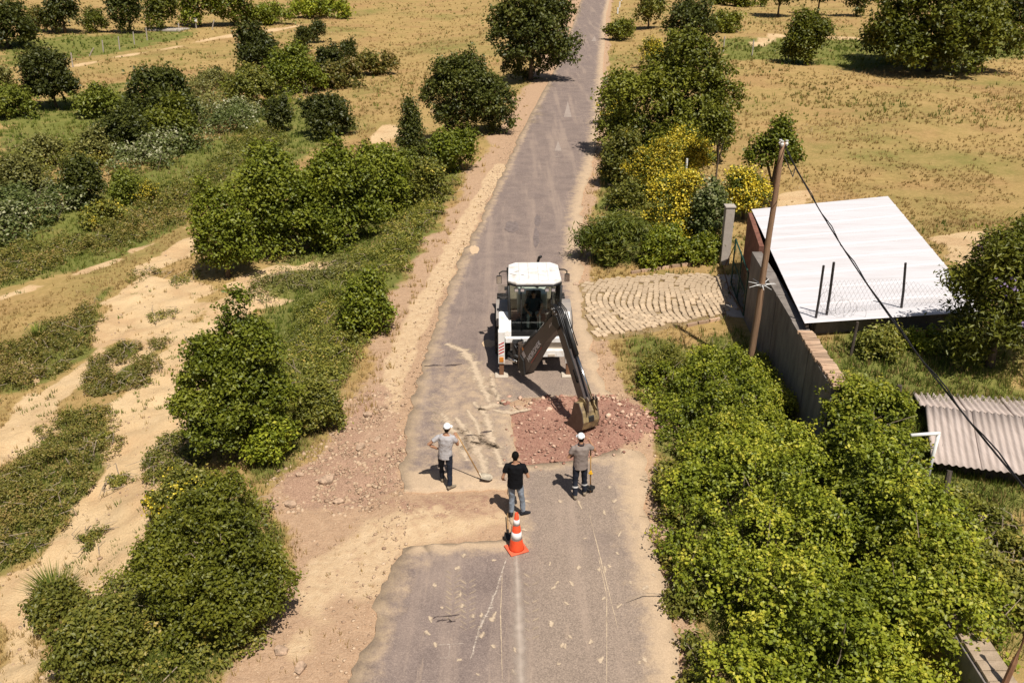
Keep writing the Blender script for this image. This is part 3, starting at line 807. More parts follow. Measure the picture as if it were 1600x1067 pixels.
plant("field_maple", "dense tree of the long thicket between the broad one and the road end", "tree", (450, 590, 215, 400), MID, 0.13, nmax=20000, group="trees of the long thicket", nl=24, base=0.02, hole=0.1)
plant("field_maple", "tree at the road end of the long thicket", "tree", (545, 645, 222, 350), MID, 0.14, nmax=14000, group="trees of the long thicket", base=0.02)
plant("poplar", "slim pointed tree rising behind the long thicket near the road", "tree", (614, 670, 160, 268), DARK, 0.13, kind="poplar", nmax=9000)
plant("sapling", "bright lime-green sapling at the foot of the slim pointed tree", "tree", (615, 660, 228, 285), LIME, 0.14, nmax=3500, kind="small", base=0.15)
plant("leafy_bush", "olive shrub with a yellow edge on the road bank below the lime sapling", "bush", (628, 700, 258, 325), OLIVE, 0.12, nmax=7000, flowers=(YELLOW, 0.10), group=VERGE)
plant("leafy_bush", "green shrub on the bank at the foot of the round roadside tree", "bush", (668, 750, 205, 275), MID, 0.13, nmax=6000, group=VERGE)
plant("oak_tree", "round dark roadside tree, the nearer of the two left of the road", "tree", (663, 795, 80, 222), DARK, 0.12, nmax=24000, nl=30, base=0.0)
plant("oak_tree", "tall dark roadside tree cut off by the top edge, casting shade on the verge", "tree", (762, 898, -40, 135), DARK, 0.13, nmax=22000, nl=30, base=0.0)
plant("thorn_bush", "spiky upright shrub standing alone behind the long thicket", "bush", (466, 556, 148, 222), DARK, 0.14, nmax=7000, cover=2.0, hole=0.25)
plant("thorn_bush", "small spiky tree next to the white-flowering scrub", "bush", (414, 460, 148, 210), DARK, 0.15, nmax=4000, hole=0.2)
CL = "tree cluster in the middle of the left field"
plant("oak_tree", "olive-brown tree at the front of the field cluster", "tree", (342, 432, 108, 170), OLIVE, 0.18, nmax=7000, group=CL, base=0.02)
plant("oak_tree", "tallest tree of the field cluster, dark and narrow on top", "tree", (362, 440, 40, 130), DARK, 0.18, nmax=8000, group=CL, base=0.02)
plant("oak_tree", "bright green tree to the right inside the field cluster", "tree", (415, 500, 75, 150), MID, 0.18, nmax=8000, group=CL, base=0.02)
plant("oak_tree", "dark upright tree at the right front of the field cluster", "tree", (488, 535, 72, 132), DARK, 0.18, nmax=4000, group=CL, base=0.02)
plant("oak_tree", "small dark tree at the back of the field cluster, left one of a pair", "tree", (456, 490, 42, 85), DARK, 0.2, nmax=3500, group=CL)
plant("oak_tree", "small dark tree at the back of the field cluster, right one of a pair", "tree", (478, 510, 32, 70), DARK, 0.2, nmax=3500, group=CL)
plant("oak_tree", "lone small dark tree at the right tip of the field cluster", "tree", (528, 560, 58, 106), DARK, 0.2, nmax=3500, group=CL)
plant("thorn_bush", "low grey-purple scrub trailing right from the field cluster", "bush", (495, 575, 98, 140), HEATH, 0.18, nmax=5000, group=CL)
plant("thorn_bush", "low green scrub at the far end of the trailing scrub", "bush", (550, 628, 88, 122), HEATH, 0.18, nmax=4000, group=CL)
plant("oak_tree", "tiny dark tree in front of the field cluster by the flowering scrub", "tree", (328, 350, 106, 132), DARK, 0.2, nmax=1500, group=CL)
DK = "dark tree group on the left slope"
plant("oak_tree", "largest crown of the dark tree group on the left slope", "tree", (190, 316, 108, 215), DARK, 0.17, nmax=12000, group=DK, base=0.02)
plant("oak_tree", "lower left crown of the dark tree group on the slope", "tree", (145, 240, 170, 252), DARK, 0.17, nmax=9000, group=DK, base=0.02)
plant("oak_tree", "lower right crown of the dark tree group on the slope", "tree", (215, 312, 155, 240), OAK, 0.17, nmax=9000, group=DK, base=0.02)
plant("silver_bush", "grey-green shrub at the lower left foot of the dark tree group", "bush", (112, 175, 205, 262), SILVER, 0.16, nmax=5000)
plant("oak_tree", "lone round dark tree standing in the upper left field", "tree", (32, 120, 78, 178), DARK, 0.19, nmax=9000, base=0.05)
plant("lime_bush", "bright yellow-green bush at the left edge beside the lone round tree", "bush", (-30, 54, 140, 192), LIME, 0.18, nmax=5000)
plant("lime_bush", "bright yellow-green bush between the lone round tree and the dark group", "bush", (112, 190, 138, 190), LIME, 0.18, nmax=5000)
plant("silver_bush", "grey bush cut off by the left edge above the yellow-green bush", "bush", (-30, 22, 108, 158), SILVER, 0.2, nmax=3500)
plant("silver_bush", "pale silvery bush at the left edge below the field", "bush", (-30, 72, 248, 330), SILVER, 0.14, nmax=8000)
plant("silver_bush", "round silvery bush above the pale one at the left edge", "bush", (22, 104, 218, 272), SILVER, 0.15, nmax=6000)
plant("leafy_bush", "very dark shrub amid the flowering scrub on the left", "bush", (92, 165, 248, 330), DARK, 0.14, nmax=6000)
plant("leafy_bush", "bright green shrub next to the very dark one in the scrub", "bush", (165, 225, 272, 325), LIME, 0.13, nmax=5000)
plant("broom_bush", "yellow flowering shrub beside the bright green one in the left scrub", "bush", (208, 246, 285, 325), OLIVE, 0.11, nmax=3000, flowers=(YELLOW, 0.4))
plant("broom_bush", "yellow flowering low shrub under the dark one in the left scrub", "bush", (120, 190, 320, 362), OLIVE, 0.11, nmax=4000, flowers=(YELLOW, 0.3))
TOPR = "row of trees along the top left edge"
for (lab, b, mm) in [("at the left end, cut by the picture corner", (-50, 58, 2, 82), DARK), ("brownish and thin, second from the left end", (40, 76, 8, 52), HEATH),
                     ("dark, third from the left end", (62, 124, -30, 56), DARK), ("small and round, standing free", (126, 166, 14, 52), OAK),
                     ("tall, right of the small round one", (168, 226, -30, 56), DARK), ("shorter, right of the tall one", (220, 278, -20, 50), OAK),
                     ("broad, left of the shaded fence", (270, 345, -40, 46), MID), ("broadest, right end over the shaded fence", (325, 398, -40, 44), MID)]:
    plant("oak_tree", "tree of the top left row: " + lab, "tree", b, mm, 0.2, nmax=6500, group=TOPR, base=0.0)
plant("leafy_bush", "long green scrub on the field edge right of the top left tree row", "bush", (385, 460, 10, 42), MID, 0.2, nmax=5000)
plant("leafy_bush", "bright green scrub on the field edge under the top border", "bush", (450, 545, -6, 32), BRAM, 0.2, nmax=5000)
plant("oak_tree", "tiny dark tree on the far field at the top border", "tree", (424, 440, 2, 20), DARK, 0.25, nmax=1200)

# ------------------------------------------------------------------ trees and shrubs, right of the road
plant("oak_tree", "huge broad dark tree at the top right over its own shadow", "tree", (1342, 1592, -70, 128), OAK, 0.15, nmax=32000, nl=40, base=0.0, limbs=10)
plant("oak_tree", "dark tree in the top right corner behind the huge one", "tree", (1560, 1680, -40, 75), DARK, 0.2, nmax=8000)
plant("oak_tree", "bluish round tree by the field fence left of the huge tree", "tree", (1222, 1302, 22, 104), OAK, 0.18, nmax=8000, base=0.0)
plant("oak_tree", "tree on the far field cut by the top edge, left of a pair", "tree", (1188, 1252, -50, 30), DARK, 0.2, nmax=5000, base=0.2)
plant("oak_tree", "tree on the far field cut by the top edge, right of a pair", "tree", (1258, 1306, -50, 26), DARK, 0.2, nmax=4500, base=0.15)
plant("oak_tree", "dark tree at the top edge beside the huge tree", "tree", (1318, 1368, -50, 28), DARK, 0.2, nmax=4500)
plant("leafy_bush", "low hedge-like bush on the far field at the top edge", "bush", (1110, 1200, -14, 12), OAK, 0.22, nmax=4500)
plant("leafy_bush", "flat green bush right of the road trees at the far fence", "bush", (1105, 1170, 22, 52), OAK, 0.2, nmax=4000)
plant("oak_tree", "pale small tree right of the road near the top edge", "tree", (988, 1042, -20, 48), OLIVE, 0.18, nmax=5000)
plant("oak_tree", "dark pointed tree behind the dense roadside tree", "tree", (1036, 1122, 4, 92), DARK, 0.17, nmax=8000, base=0.03)
plant("leafy_bush", "low green shrubs at the right road edge far up", "bush", (945, 1000, 34, 66), OAK, 0.18, nmax=4000)
plant("dense_tree", "big dense dark tree right of the road behind the yellow broom", "tree", (955, 1166, 52, 262), OAK, 0.10, nmax=40000, nl=40, base=0.0, limbs=9)
plant("leafy_bush", "green bush at the right road edge touching the dense tree", "bush", (938, 1008, 205, 300), OLIVE, 0.12, nmax=8000, flowers=(YELLOW, 0.08))
BR = "yellow flowering broom bushes"
plant("broom_bush", "yellow broom at the road edge left of the dense tree", "bush", (936, 985, 128, 200), BROOM, 0.12, "broom", BR, 5000, flowers=(YELLOW, 0.4), depth=0.6)
plant("broom_bush", "yellow broom behind the top of the dense tree", "bush", (1000, 1042, 58, 110), BROOM, 0.14, "broom", BR, 4000, flowers=(YELLOW, 0.6), depth=0.6)
plant("broom_bush", "yellow broom at the front of the dense tree, left one", "bush", (984, 1065, 222, 318), BROOM, 0.07, "broom", BR, 15000, ratio=0.34, flowers=(YELLOW, 0.66))
plant("broom_bush", "yellow broom by the white stakes, topmost against the dense tree", "bush", (1030, 1116, 203, 285), BROOM, 0.07, "broom", BR, 13000, ratio=0.34, flowers=(YELLOW, 0.68))
plant("broom_bush", "largest yellow broom between the road weeds and the gate pillar", "bush", (1012, 1112, 272, 398), BROOM, 0.065, "broom", BR, 19000, ratio=0.34, flowers=(YELLOW, 0.62))
plant("broom_bush", "yellow broom behind the gate pillar under the small round tree", "bush", (1125, 1206, 262, 352), BROOM, 0.07, "broom", BR, 11000, ratio=0.34, flowers=(YELLOW, 0.58))
plant("white_flower_bush", "grey-green bush with white flowers against the gate pillar", "bush", (1070, 1140, 275, 405), WHITEFL, 0.08, "broom", None, 8000, cover=2.0)
plant("slender_tree", "slender young tree on a thin bare trunk beside the dense tree", "tree", (1098, 1150, 152, 300), OAK, 0.12, "small", None, 4500, trunk=0.05, base=0.42, hole=0.15, depth=0.5)
plant("round_tree", "small round-headed tree right behind the utility pole top", "tree", (1172, 1252, 185, 335), MID, 0.15, "small", None, 5500, trunk=0.11, base=0.36, hole=0.2, depth=0.5)
plant("weed_clump", "spiky dark green weed clump at the road edge above the cobbles", "weeds", (905, 1012, 342, 422), BROOM, 0.10, "broom", None, 9000, ratio=0.2, cover=2.2)
plant("weed_clump", "leafy green weeds above the cobbled driveway next to the gate", "weeds", (1000, 1075, 358, 424), BRAM, 0.08, nmax=6000)
plant("weed_clump", "leafy green weeds in front of the concrete gate pillar", "weeds", (1065, 1140, 365, 418), BRAM, 0.08, nmax=6000)
plant("weed_clump", "small green weeds at the road edge below the roadside broom", "weeds", (950, 1005, 285, 335), OLIVE, 0.10, nmax=4000)
b_ = plant("butterfly_bush", "tall dark bush with lilac flower spikes at the right edge", "bush", (1478, 1640, 352, 612), OAK, 0.11, nmax=22000, nl=24, ratio=0.36, flowers=(LILAC, 0.05), fl_top=0.4)
plant("weed_clump", "low leafy weeds in the yard beside the brick-topped wall", "weeds", (1330, 1420, 515, 570), OLIVE, 0.08, nmax=5000)
plant("weed_clump", "green weed patch under the front edge of the white roof", "weeds", (1395, 1470, 520, 560), BRAM, 0.08, nmax=4000)
plant("low_bush", "feathery grey-green bush among the brambles below the cobbles", "bush", (1005, 1075, 548, 602), OLIVE, 0.06, "broom", None, 6000, ratio=0.25)

# ------------------------------------------------------------------ thickets: many low mounds that grow into one another
def thicket(name, label, cat, poly, n, rr, hh, leafm, L, nleaf, seed, group=None, ratio=0.7, flowers=None, edge_h=0.4, zfloor=None):
    rng = np.random.default_rng(seed)
    P = np.array(poly); lo, hi = P.min(0), P.max(0); c = P.mean(0)
    z0 = hz(*c)
    root = empty(name, (c[0], c[1], z0), 0, label, cat, group)
    lob = []; tries = 0
    while len(lob) < n and tries < n * 60:
        tries += 1
        p = lo + (hi - lo) * rng.random(2)
        dd = -float(sdist(p[0], p[1], poly))
        r = rr[0] + (rr[1] - rr[0]) * rng.random()
        if dd < r * 0.45: continue
        h = hh[0] + (hh[1] - hh[0]) * rng.random()
        h *= edge_h + (1 - edge_h) * min(1, dd / 1.8)
        zg = (hz(p[0], p[1]) if zfloor is None else max(hz(p[0], p[1]), zfloor)) - z0
        r *= 0.55 + 0.6 * rng.random(); lob.append((p[0] - c[0], p[1] - c[1], zg + h * 0.42, r, r, h * 0.58))
    lob = np.array(lob)
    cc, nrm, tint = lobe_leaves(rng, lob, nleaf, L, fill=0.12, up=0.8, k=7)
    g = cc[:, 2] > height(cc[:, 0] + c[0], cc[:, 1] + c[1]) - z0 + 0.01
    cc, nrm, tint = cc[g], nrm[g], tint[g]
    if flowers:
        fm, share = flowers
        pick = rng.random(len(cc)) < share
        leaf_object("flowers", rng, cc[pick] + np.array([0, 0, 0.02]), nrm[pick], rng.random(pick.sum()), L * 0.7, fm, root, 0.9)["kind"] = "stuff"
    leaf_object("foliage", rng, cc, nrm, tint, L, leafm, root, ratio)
    mb = MB()
    for i in range(min(46, n)):
        q = lob[rng.integers(len(lob))]; zg = hz(q[0] + c[0], q[1] + c[1]) - z0
        a = Vector((q[0] + rng.normal() * .3, q[1] + rng.normal() * .3, zg - 0.02)); e = Vector((q[0] + rng.normal() * .35, q[1] + rng.normal() * .35, q[2] + q[5] * (0.9 + .25 * rng.random())))
        mb.tube([a, a.lerp(e, .6) + Vector((rng.normal() * .2, rng.normal() * .2, .12)), e], [0.014, 0.011, 0.005], 4)
    mb.build("stems", TWIG, root)["kind"] = "stuff"
    return root

BRAMP = "bramble thickets between the road and the wall"
thicket("bramble_thicket", "big bright green bramble thicket filling the bank right of the road", "brambles",
        [ray0(*p) for p in [(1035, 800), (1060, 760), (1110, 720), (1200, 690), (1270, 720), (1330, 770), (1420, 850), (1500, 960), (1545, 1090), (1500, 1240), (1140, 1240), (1085, 1020), (1050, 900)]],
        190, (0.4, 0.85), (0.9, 2.1), BRAM, 0.082, 62000, 501, BRAMP)
thicket("bramble_thicket", "yellow-green bramble thicket at the foot of the utility pole and wall", "brambles",
        [ray0(*p) for p in [(1045, 720), (1030, 655), (990, 612), (1020, 590), (1110, 570), (1165, 560), (1215, 610), (1270, 700), (1280, 745), (1200, 760), (1100, 780), (1060, 770)]],
        120, (0.35, 0.7), (0.5, 1.6), BRAM, 0.078, 38000, 502, BRAMP)
thicket("bramble_thicket", "dark bramble thicket climbing over the near end of the brick-topped wall", "brambles",
        [ray0(*p, 1.3) for p in [(1285, 690), (1335, 640), (1390, 680), (1430, 760), (1480, 850), (1530, 950), (1500, 1000), (1440, 1000), (1365, 880), (1305, 760)]],
        84, (0.4, 0.7), (0.5, 1.2), BRAM, 0.085, 30000, 503, BRAMP, edge_h=0.75, zfloor=1.15)
thicket("bramble_thicket", "low ragged bramble fringe along the right edge of the asphalt", "brambles",
        [ray0(*p) for p in [(1030, 735), (1045, 720), (1065, 770), (1068, 900), (1100, 1020), (1150, 1240), (1090, 1240), (1075, 1040), (1045, 930), (1038, 830)]],
        60, (0.22, 0.42), (0.3, 0.75), OLIVE, 0.085, 12000, 504, BRAMP)
thicket("bramble_thicket", "thin yellowish brambles behind the wall at the lower right", "brambles",
        [ray0(*p, 1.0) for p in [(1430, 780), (1520, 790), (1590, 860), (1640, 940), (1640, 1000), (1570, 960), (1490, 900)]],
        36, (0.25, 0.5), (0.35, 0.8), OLIVE, 0.085, 9000, 505, BRAMP)
FL = "white-flowering scrub on the left slope"
thicket("flowering_scrub", "white-flowering scrub at the left edge below the silvery bush", "scrub", gpoly([(-60, 345), (60, 300), (130, 305), (180, 290), (120, 345), (40, 375), (-60, 400)]), 40, (0.7, 1.3), (0.8, 1.5), WHITEFL, 0.16, 11000, 511, FL)
thicket("flowering_scrub", "long white-flowering scrub band under the dark tree group", "scrub", gpoly([(150, 265), (210, 235), (300, 195), (330, 178), (400, 172), (420, 195), (330, 240), (230, 280), (170, 300)]), 46, (0.8, 1.5), (0.9, 1.7), WHITEFL, 0.17, 13000, 512, FL)
thicket("flowering_scrub", "pale flowering scrub between the dark group and the field cluster", "scrub", gpoly([(285, 150), (340, 118), (365, 135), (350, 175), (400, 178), (330, 200), (290, 190)]), 24, (1.0, 1.7), (1.0, 2.0), SILVER, 0.2, 6000, 513, FL)
thicket("slope_scrub", "mixed green scrub on the slope between flowering band and long thicket", "scrub", gpoly([(215, 335), (300, 275), (400, 205), (470, 205), (450, 235), (370, 270), (300, 320), (240, 350)]), 44, (0.6, 1.2), (0.4, 1.2), OLIVE, 0.12, 8000, 514)
thicket("slope_scrub", "rough green scrub joining the trees of the field cluster", "scrub", gpoly([(300, 190), (345, 140), (430, 110), (520, 95), (575, 110), (500, 150), (420, 190), (340, 215)]), 40, (0.9, 1.8), (0.6, 1.7), MID, 0.17, 7000, 515)
thicket("slope_scrub", "olive scrub tying the bushes together along the left edge", "scrub", gpoly([(-60, 300), (20, 255), (110, 235), (200, 225), (160, 270), (90, 300), (-60, 350)]), 34, (0.7, 1.4), (0.6, 1.5), OLIVE, 0.14, 7000, 516)
SC = "low heath patches between the sandy tracks"
thicket("heath_patch", "large low heath patch between the two sandy tracks on the left", "heath", gpoly([(-40, 790), (80, 655), (175, 642), (200, 680), (140, 770), (70, 860), (-40, 910)]), 150, (0.2, 0.45), (0.12, 0.5), HEATH, 0.055, 22000, 521, SC, edge_h=0.6)
thicket("heath_patch", "small heath patch above the large one inside the track fork", "heath", gpoly([(110, 602), (170, 545), (265, 528), (240, 600), (150, 622)]), 50, (0.2, 0.4), (0.18, 0.4), HEATH, 0.06, 9000, 522, SC, edge_h=0.6)
thicket("heath_patch", "dark heath patch on the left edge above the upper sandy track", "heath", gpoly([(-40, 560), (90, 505), (160, 460), (150, 540), (60, 610), (-40, 640)]), 90, (0.25, 0.5), (0.2, 0.5), HEATH, 0.07, 16000, 523, SC, edge_h=0.6)
thicket("heath_patch", "green-brown heath strip along the slope under the flowering scrub", "heath", gpoly([(-40, 400), (130, 365), (300, 290), (300, 345), (150, 405), (-40, 470)]), 110, (0.4, 0.8), (0.3, 0.7), HEATH, 0.09, 17000, 524, SC, edge_h=0.6)
thicket("heath_patch", "low weedy patch beside the bottom-left bush and lower track", "heath", gpoly([(215, 760), (250, 690), (330, 660), (330, 720), (260, 790)]), 40, (0.2, 0.35), (0.2, 0.45), OLIVE, 0.06, 7000, 525, SC, edge_h=0.6)
thicket("verge_weeds", "green weeds on the bank between the shrubs and the dusty shoulder", "weeds", gpoly([(470, 690), (540, 600), (600, 500), (660, 400), (720, 290), (700, 280), (620, 360), (560, 450), (470, 600)]), 90, (0.25, 0.55), (0.25, 0.7), OLIVE, 0.08, 15000, 526, edge_h=0.5)
thicket("verge_weeds", "rough green weeds linking the shrubs on the road bank", "weeds", gpoly([(430, 690), (500, 600), (560, 520), (600, 440), (650, 360), (690, 300), (640, 300), (570, 390), (470, 480), (440, 560), (420, 640)]), 120, (0.25, 0.6), (0.2, 0.7), OLIVE, 0.075, 17000, 528, edge_h=0.5)
thicket("verge_weeds", "green weeds around the foot of the big bottom-left bush", "weeds", gpoly([(130, 960), (230, 840), (330, 760), (430, 790), (420, 880), (440, 960), (390, 1067), (120, 1120)]), 110, (0.25, 0.5), (0.2, 0.6), OLIVE, 0.07, 16000, 529, edge_h=0.5)
thicket("verge_weeds", "green weeds along the right road edge beside the broom bushes", "weeds", gpoly([(935, 330), (945, 230), (955, 130), (985, 130), (990, 240), (1010, 330), (1000, 350)]), 60, (0.4, 0.8), (0.3, 0.9), OLIVE, 0.11, 10000, 530, edge_h=0.5)
thicket("verge_weeds", "pale weeds under the long thicket on its sandy side", "weeds", gpoly([(390, 440), (480, 415), (560, 400), (560, 440), (470, 470), (400, 480)]), 34, (0.3, 0.5), (0.25, 0.6), SILVER, 0.08, 5000, 527, edge_h=0.5)
thicket("undergrowth", "dark undergrowth closing the foot of the long thicket", "undergrowth", gpoly([(355, 425), (440, 408), (560, 395), (640, 345), (650, 290), (560, 300), (430, 340), (370, 380)]), 70, (0.6, 1.1), (0.9, 2.0), MID, 0.12, 16000, 531, edge_h=0.5)
CLP = "small weed clumps on the sandy track"
for i, (px, py, rp, lab) in enumerate([(190, 755, 14, "beside the heath patch tip"), (215, 595, 18, "in the fork under the small heath patch"), (255, 495, 16, "on the bare sand left of the thicket tree shadow"),
                                       (230, 430, 26, "in the middle of the wide bare sand"), (295, 435, 20, "left of the dark trunk shadow"), (150, 845, 18, "on the slope above the grass tussock"),
                                       (165, 690, 12, "small, at the heath patch edge"), (285, 690, 16, "right above the bottom-left bush"), (40, 860, 10, "low, at the heath patch bottom"), (60, 420, 20, "on the upper sandy streak")]):
    x, y, z = ground(px, py)
    w = rp * (y * CP + (HCAM - z) * SP) / FPX
    poly = [(x + math.cos(a) * w * 1.4, y + math.sin(a) * w * 1.4) for a in np.linspace(0, 6.28, 8)[:-1]]
    thicket("weed_clump", "low weed clump " + lab, "weeds", poly, 7, (w * .5, w * .8), (0.15, 0.4), OLIVE, 0.055, 900, 540 + i, CLP)
print("leaf tris", NTRI[0])

# ------------------------------------------------------------------ walls, shed, gate, poles
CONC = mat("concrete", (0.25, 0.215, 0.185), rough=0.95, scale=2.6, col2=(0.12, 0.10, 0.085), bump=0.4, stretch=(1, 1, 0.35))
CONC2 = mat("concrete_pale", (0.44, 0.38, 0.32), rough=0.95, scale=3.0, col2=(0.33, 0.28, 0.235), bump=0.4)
BRICK = mat("brick", (0.40, 0.25, 0.16), rough=0.95, scale=5.0, col2=(0.46, 0.33, 0.22), bump=0.5)
ROOFW = mat("roof_white", (0.585, 0.555, 0.555), rough=0.6, scale=1.6, col2=(0.50, 0.46, 0.445), bump=0.0, stretch=(0.22, 1.8, 1), thr=(0.46, 0.74), detail=9.0)
ASBEST = mat("fibre_cement", (0.48, 0.395, 0.345), rough=0.95, scale=2.5, col2=(0.33, 0.265, 0.225), bump=0.3, stretch=(3.0, 0.35, 1))
RUST = mat("rusty_steel", (0.23, 0.115, 0.058), rough=0.85, scale=9, col2=(0.13, 0.065, 0.038), bump=0.4, stretch=(1, 1, 0.15))
POLEW = mat("weathered_pole", (0.33, 0.20, 0.115), rough=0.9, scale=10, col2=(0.15, 0.085, 0.05), bump=0.5, stretch=(1.5, 1.5, 0.06))
DKWOOD = mat("dark_wood", (0.085, 0.065, 0.05), rough=0.95, scale=8, var=0.3, bump=0.4, stretch=(1, 1, 0.2))
POSTM = mat("dark_post", (0.05, 0.042, 0.04), rough=0.7, scale=9, var=0.25)
WIREM = mat("cable", (0.022, 0.02, 0.02), rough=0.6)
GALV = mat("galvanised", (0.36, 0.34, 0.32), rough=0.5, metal=0.5)
GREENP = mat("green_paint", (0.022, 0.065, 0.045), rough=0.5, var=0.2)
WHITEP = mat("white_paint", (0.72, 0.70, 0.66), rough=0.55, var=0.08)
BLUET = mat("pale_blue_sheet", (0.36, 0.42, 0.62), rough=0.7)
STONE = mat("cobble_stone", (0.54, 0.405, 0.265), rough=0.95, scale=1.6, col2=(0.43, 0.315, 0.20), bump=0.5)
def per_object(m, lo, hi):
    nt = m.node_tree; N, L = nt.nodes, nt.links; b = N["Principled BSDF"]; src = b.inputs["Base Color"].links[0].from_socket
    oi = N.new("ShaderNodeObjectInfo"); hs = N.new("ShaderNodeHueSaturation"); mr = N.new("ShaderNodeMapRange"); mr.inputs[3].default_value = lo; mr.inputs[4].default_value = hi
    L.new(oi.outputs["Random"], mr.inputs[0]); L.new(mr.outputs[0], hs.inputs["Value"]); L.new(src, hs.inputs["Color"]); L.new(hs.outputs[0], b.inputs["Base Color"])
per_object(STONE, 0.76, 1.12); per_object(BRICK, 0.7, 1.2)

# boundary wall: concrete face, brick coping near end
wallr = empty("boundary_wall", (8.1, 24.0, 0), 0, "tall shaded concrete wall with a brick-topped near end", "wall")
WA, WB = Vector((8.34, 28.95, 0)), Vector((7.9, 19.0, 0))
def wx(y): return WA.x + (WB.x - WA.x) * (WA.y - y) / (WA.y - WB.y)
def wseg(y0, y1, h, th=0.36, n=1):
    mb = MB(); o = Vector((8.1, 24.0, 0))
    a, b = Vector((wx(y0), y0, -0.3)), Vector((wx(y1), y1, -0.3))
    s = Vector((th / 2, 0, 0))
    mb.prism([a - s - o, a + s - o, b + s - o, b - s - o], (0, 0, h + 0.3))
    return mb
wy = [28.95, 27.05, 25.1, 23.2, 21.3, 19.2]
for i in range(5):
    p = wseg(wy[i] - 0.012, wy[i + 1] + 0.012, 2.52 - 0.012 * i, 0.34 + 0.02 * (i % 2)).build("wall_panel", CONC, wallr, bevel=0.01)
bm0 = MB().box((0, 0, 0), (0.40, 0.068, 0.09)); bk = bm0.build("brick", BRICK, wallr, bevel=0.008)
rng = np.random.default_rng(8)
y = 22.35; first = True
while y > 19.15:
    o = bk if first else bk.copy()
    if not first: COL.objects.link(o)
    first = False
    o.location = (wx(y) - 8.1 + rng.normal() * 0.012 + (0.05 if y < 20.6 else 0), y - 24.0, 2.515 + rng.normal() * 0.006)
    o.rotation_euler = (rng.normal() * .03, rng.normal() * .03, rng.normal() * 0.05)
    y -= 0.082
low = empty("low_wall", (8.0, 13.5, 0), 0, "low wall with flat pale top in the bottom right corner", "wall")
MB().prism([(-0.25, -6.5, -0.3), (0.23, -6.5, -0.3), (0.08, 5.4, -0.3), (-0.3, 5.4, -0.3)], (0, 0, 1.72)).build("wall_panel", CONC, low, bevel=0.01)
cb = MB().box((0, 0, 0), (0.46, 0.21, 0.07)).build("brick", mat("coping_buff", (0.40, 0.30, 0.205), rough=0.95, scale=6, col2=(0.27, 0.20, 0.13), bump=0.5), low, bevel=0.008)
for i in range(22):
    o = cb if i == 0 else cb.copy()
    if i: COL.objects.link(o)
    o.location = (0.02 - 0.011 * i * 0.22, -3.6 + i * 0.222, 1.455 + rng.normal() * 0.004); o.rotation_euler = (0, 0, rng.normal() * 0.03)

# shed with white sheet roof
shed = empty("shed", (11, 28, 0), 0, "shed with a large white sheet-metal lean-to roof", "shed")
RFL, RBL, RBR, RFR = [Vector(p) for p in [(8.02, 22.45, 2.68), (9.17, 33.2, 2.72), (14.9, 34.6, 2.84), (13.2, 23.05, 2.78)]]
SO = Vector((11, 28, 0))
def quadp(a, b, c, d, u, v): return a.lerp(b, u).lerp(d.lerp(c, u), v)      # u along a->b, v towards d->c
npan = 9
for i in range(npan):
    v0, v1 = i / npan, (i + 1) / npan + (0.006 if i < npan - 1 else 0)
    vs, fs = [], []; K = 26
    prof = [(k / K, (0.03 if k == 1 else 0.004 * (k % 13 == 7))) for k in range(K + 1)]
    zz = 0.006 * (npan - i)
    for u_ in (0, 1):
        for t, hgt in prof:
            vv = v0 + (v1 - v0) * t
            p = RFL.lerp(RBL, vv) if u_ == 0 else RFR.lerp(RBR, vv)
            vs.append(p + Vector((0, 0, hgt + zz)) - SO)
    for k in range(K): fs.append((k, K + 1 + k, K + 2 + k, k + 1))
    o = MB().add(vs, fs).build("roof_sheet", ROOFW, shed)
    md = o.modifiers.new("solid", 'SOLIDIFY'); md.thickness = 0.012
def wallquad(name, a, b, z0, z1, m, th=0.16):
    d = (b - a).normalized(); nrm = Vector((-d.y, d.x, 0)) * th
    A, B = Vector((a.x, a.y, z0)) - SO, Vector((b.x, b.y, z0)) - SO
    return MB().prism([A, B, B + nrm, A + nrm], (0, 0, z1 - z0)).build(name, m, shed)
REDM = mat("oxide_red_wall", (0.20, 0.085, 0.055), rough=0.9, scale=4, var=0.25)
wallquad("side_wall", Vector((9.0, 33.0, 0)), Vector((8.45, 29.1, 0)), -0.2, 2.66, REDM)
wallquad("front_wall", Vector((8.4, 22.9, 0)), Vector((13.0, 23.5, 0)), -0.2, 2.6, CONC)
wallquad("end_wall", Vector((12.9, 23.6, 0)), Vector((14.5, 34.1, 0)), -0.2, 2.6, CONC)
wallquad("rear_wall", Vector((14.4, 34.2, 0)), Vector((9.2, 33.0, 0)), -0.2, 2.6, CONC)
bmf = MB()
for u in (0.02, 0.5, 0.98):
    a, b = RFL.lerp(RFR, u) - SO, RBL.lerp(RBR, u) - SO
    bmf.prism([a + Vector((-.04, 0.05, -.1)), a + Vector((.04, 0.05, -.1)), a + Vector((.04, 0.05, -.012)), a + Vector((-.04, 0.05, -.012))], (b - a) * 0.985)
bmf.build("roof_purlin", DKWOOD, shed)
pile = empty("brick_pile", (11.55, 22.55, 2.14), 0.12, "low pile of red bricks under the front edge of the white roof", "bricks")
pb = MB().box((0, 0, 0), (0.24, 0.115, 0.08)).build("brick", mat("brick_red", (0.42, 0.17, 0.085), rough=0.95, scale=5, var=0.2), pile, bevel=0.006)
k = 0
for lv in range(4):
    for i in range(6 - lv % 2):
        o = pb if k == 0 else pb.copy()
        if k: COL.objects.link(o)
        o.location = (-0.7 + i * 0.26 + 0.12 * (lv % 2), rng.normal() * .015, 0.04 + lv * 0.083); o.rotation_euler = (0, 0, rng.normal() * .06); k += 1

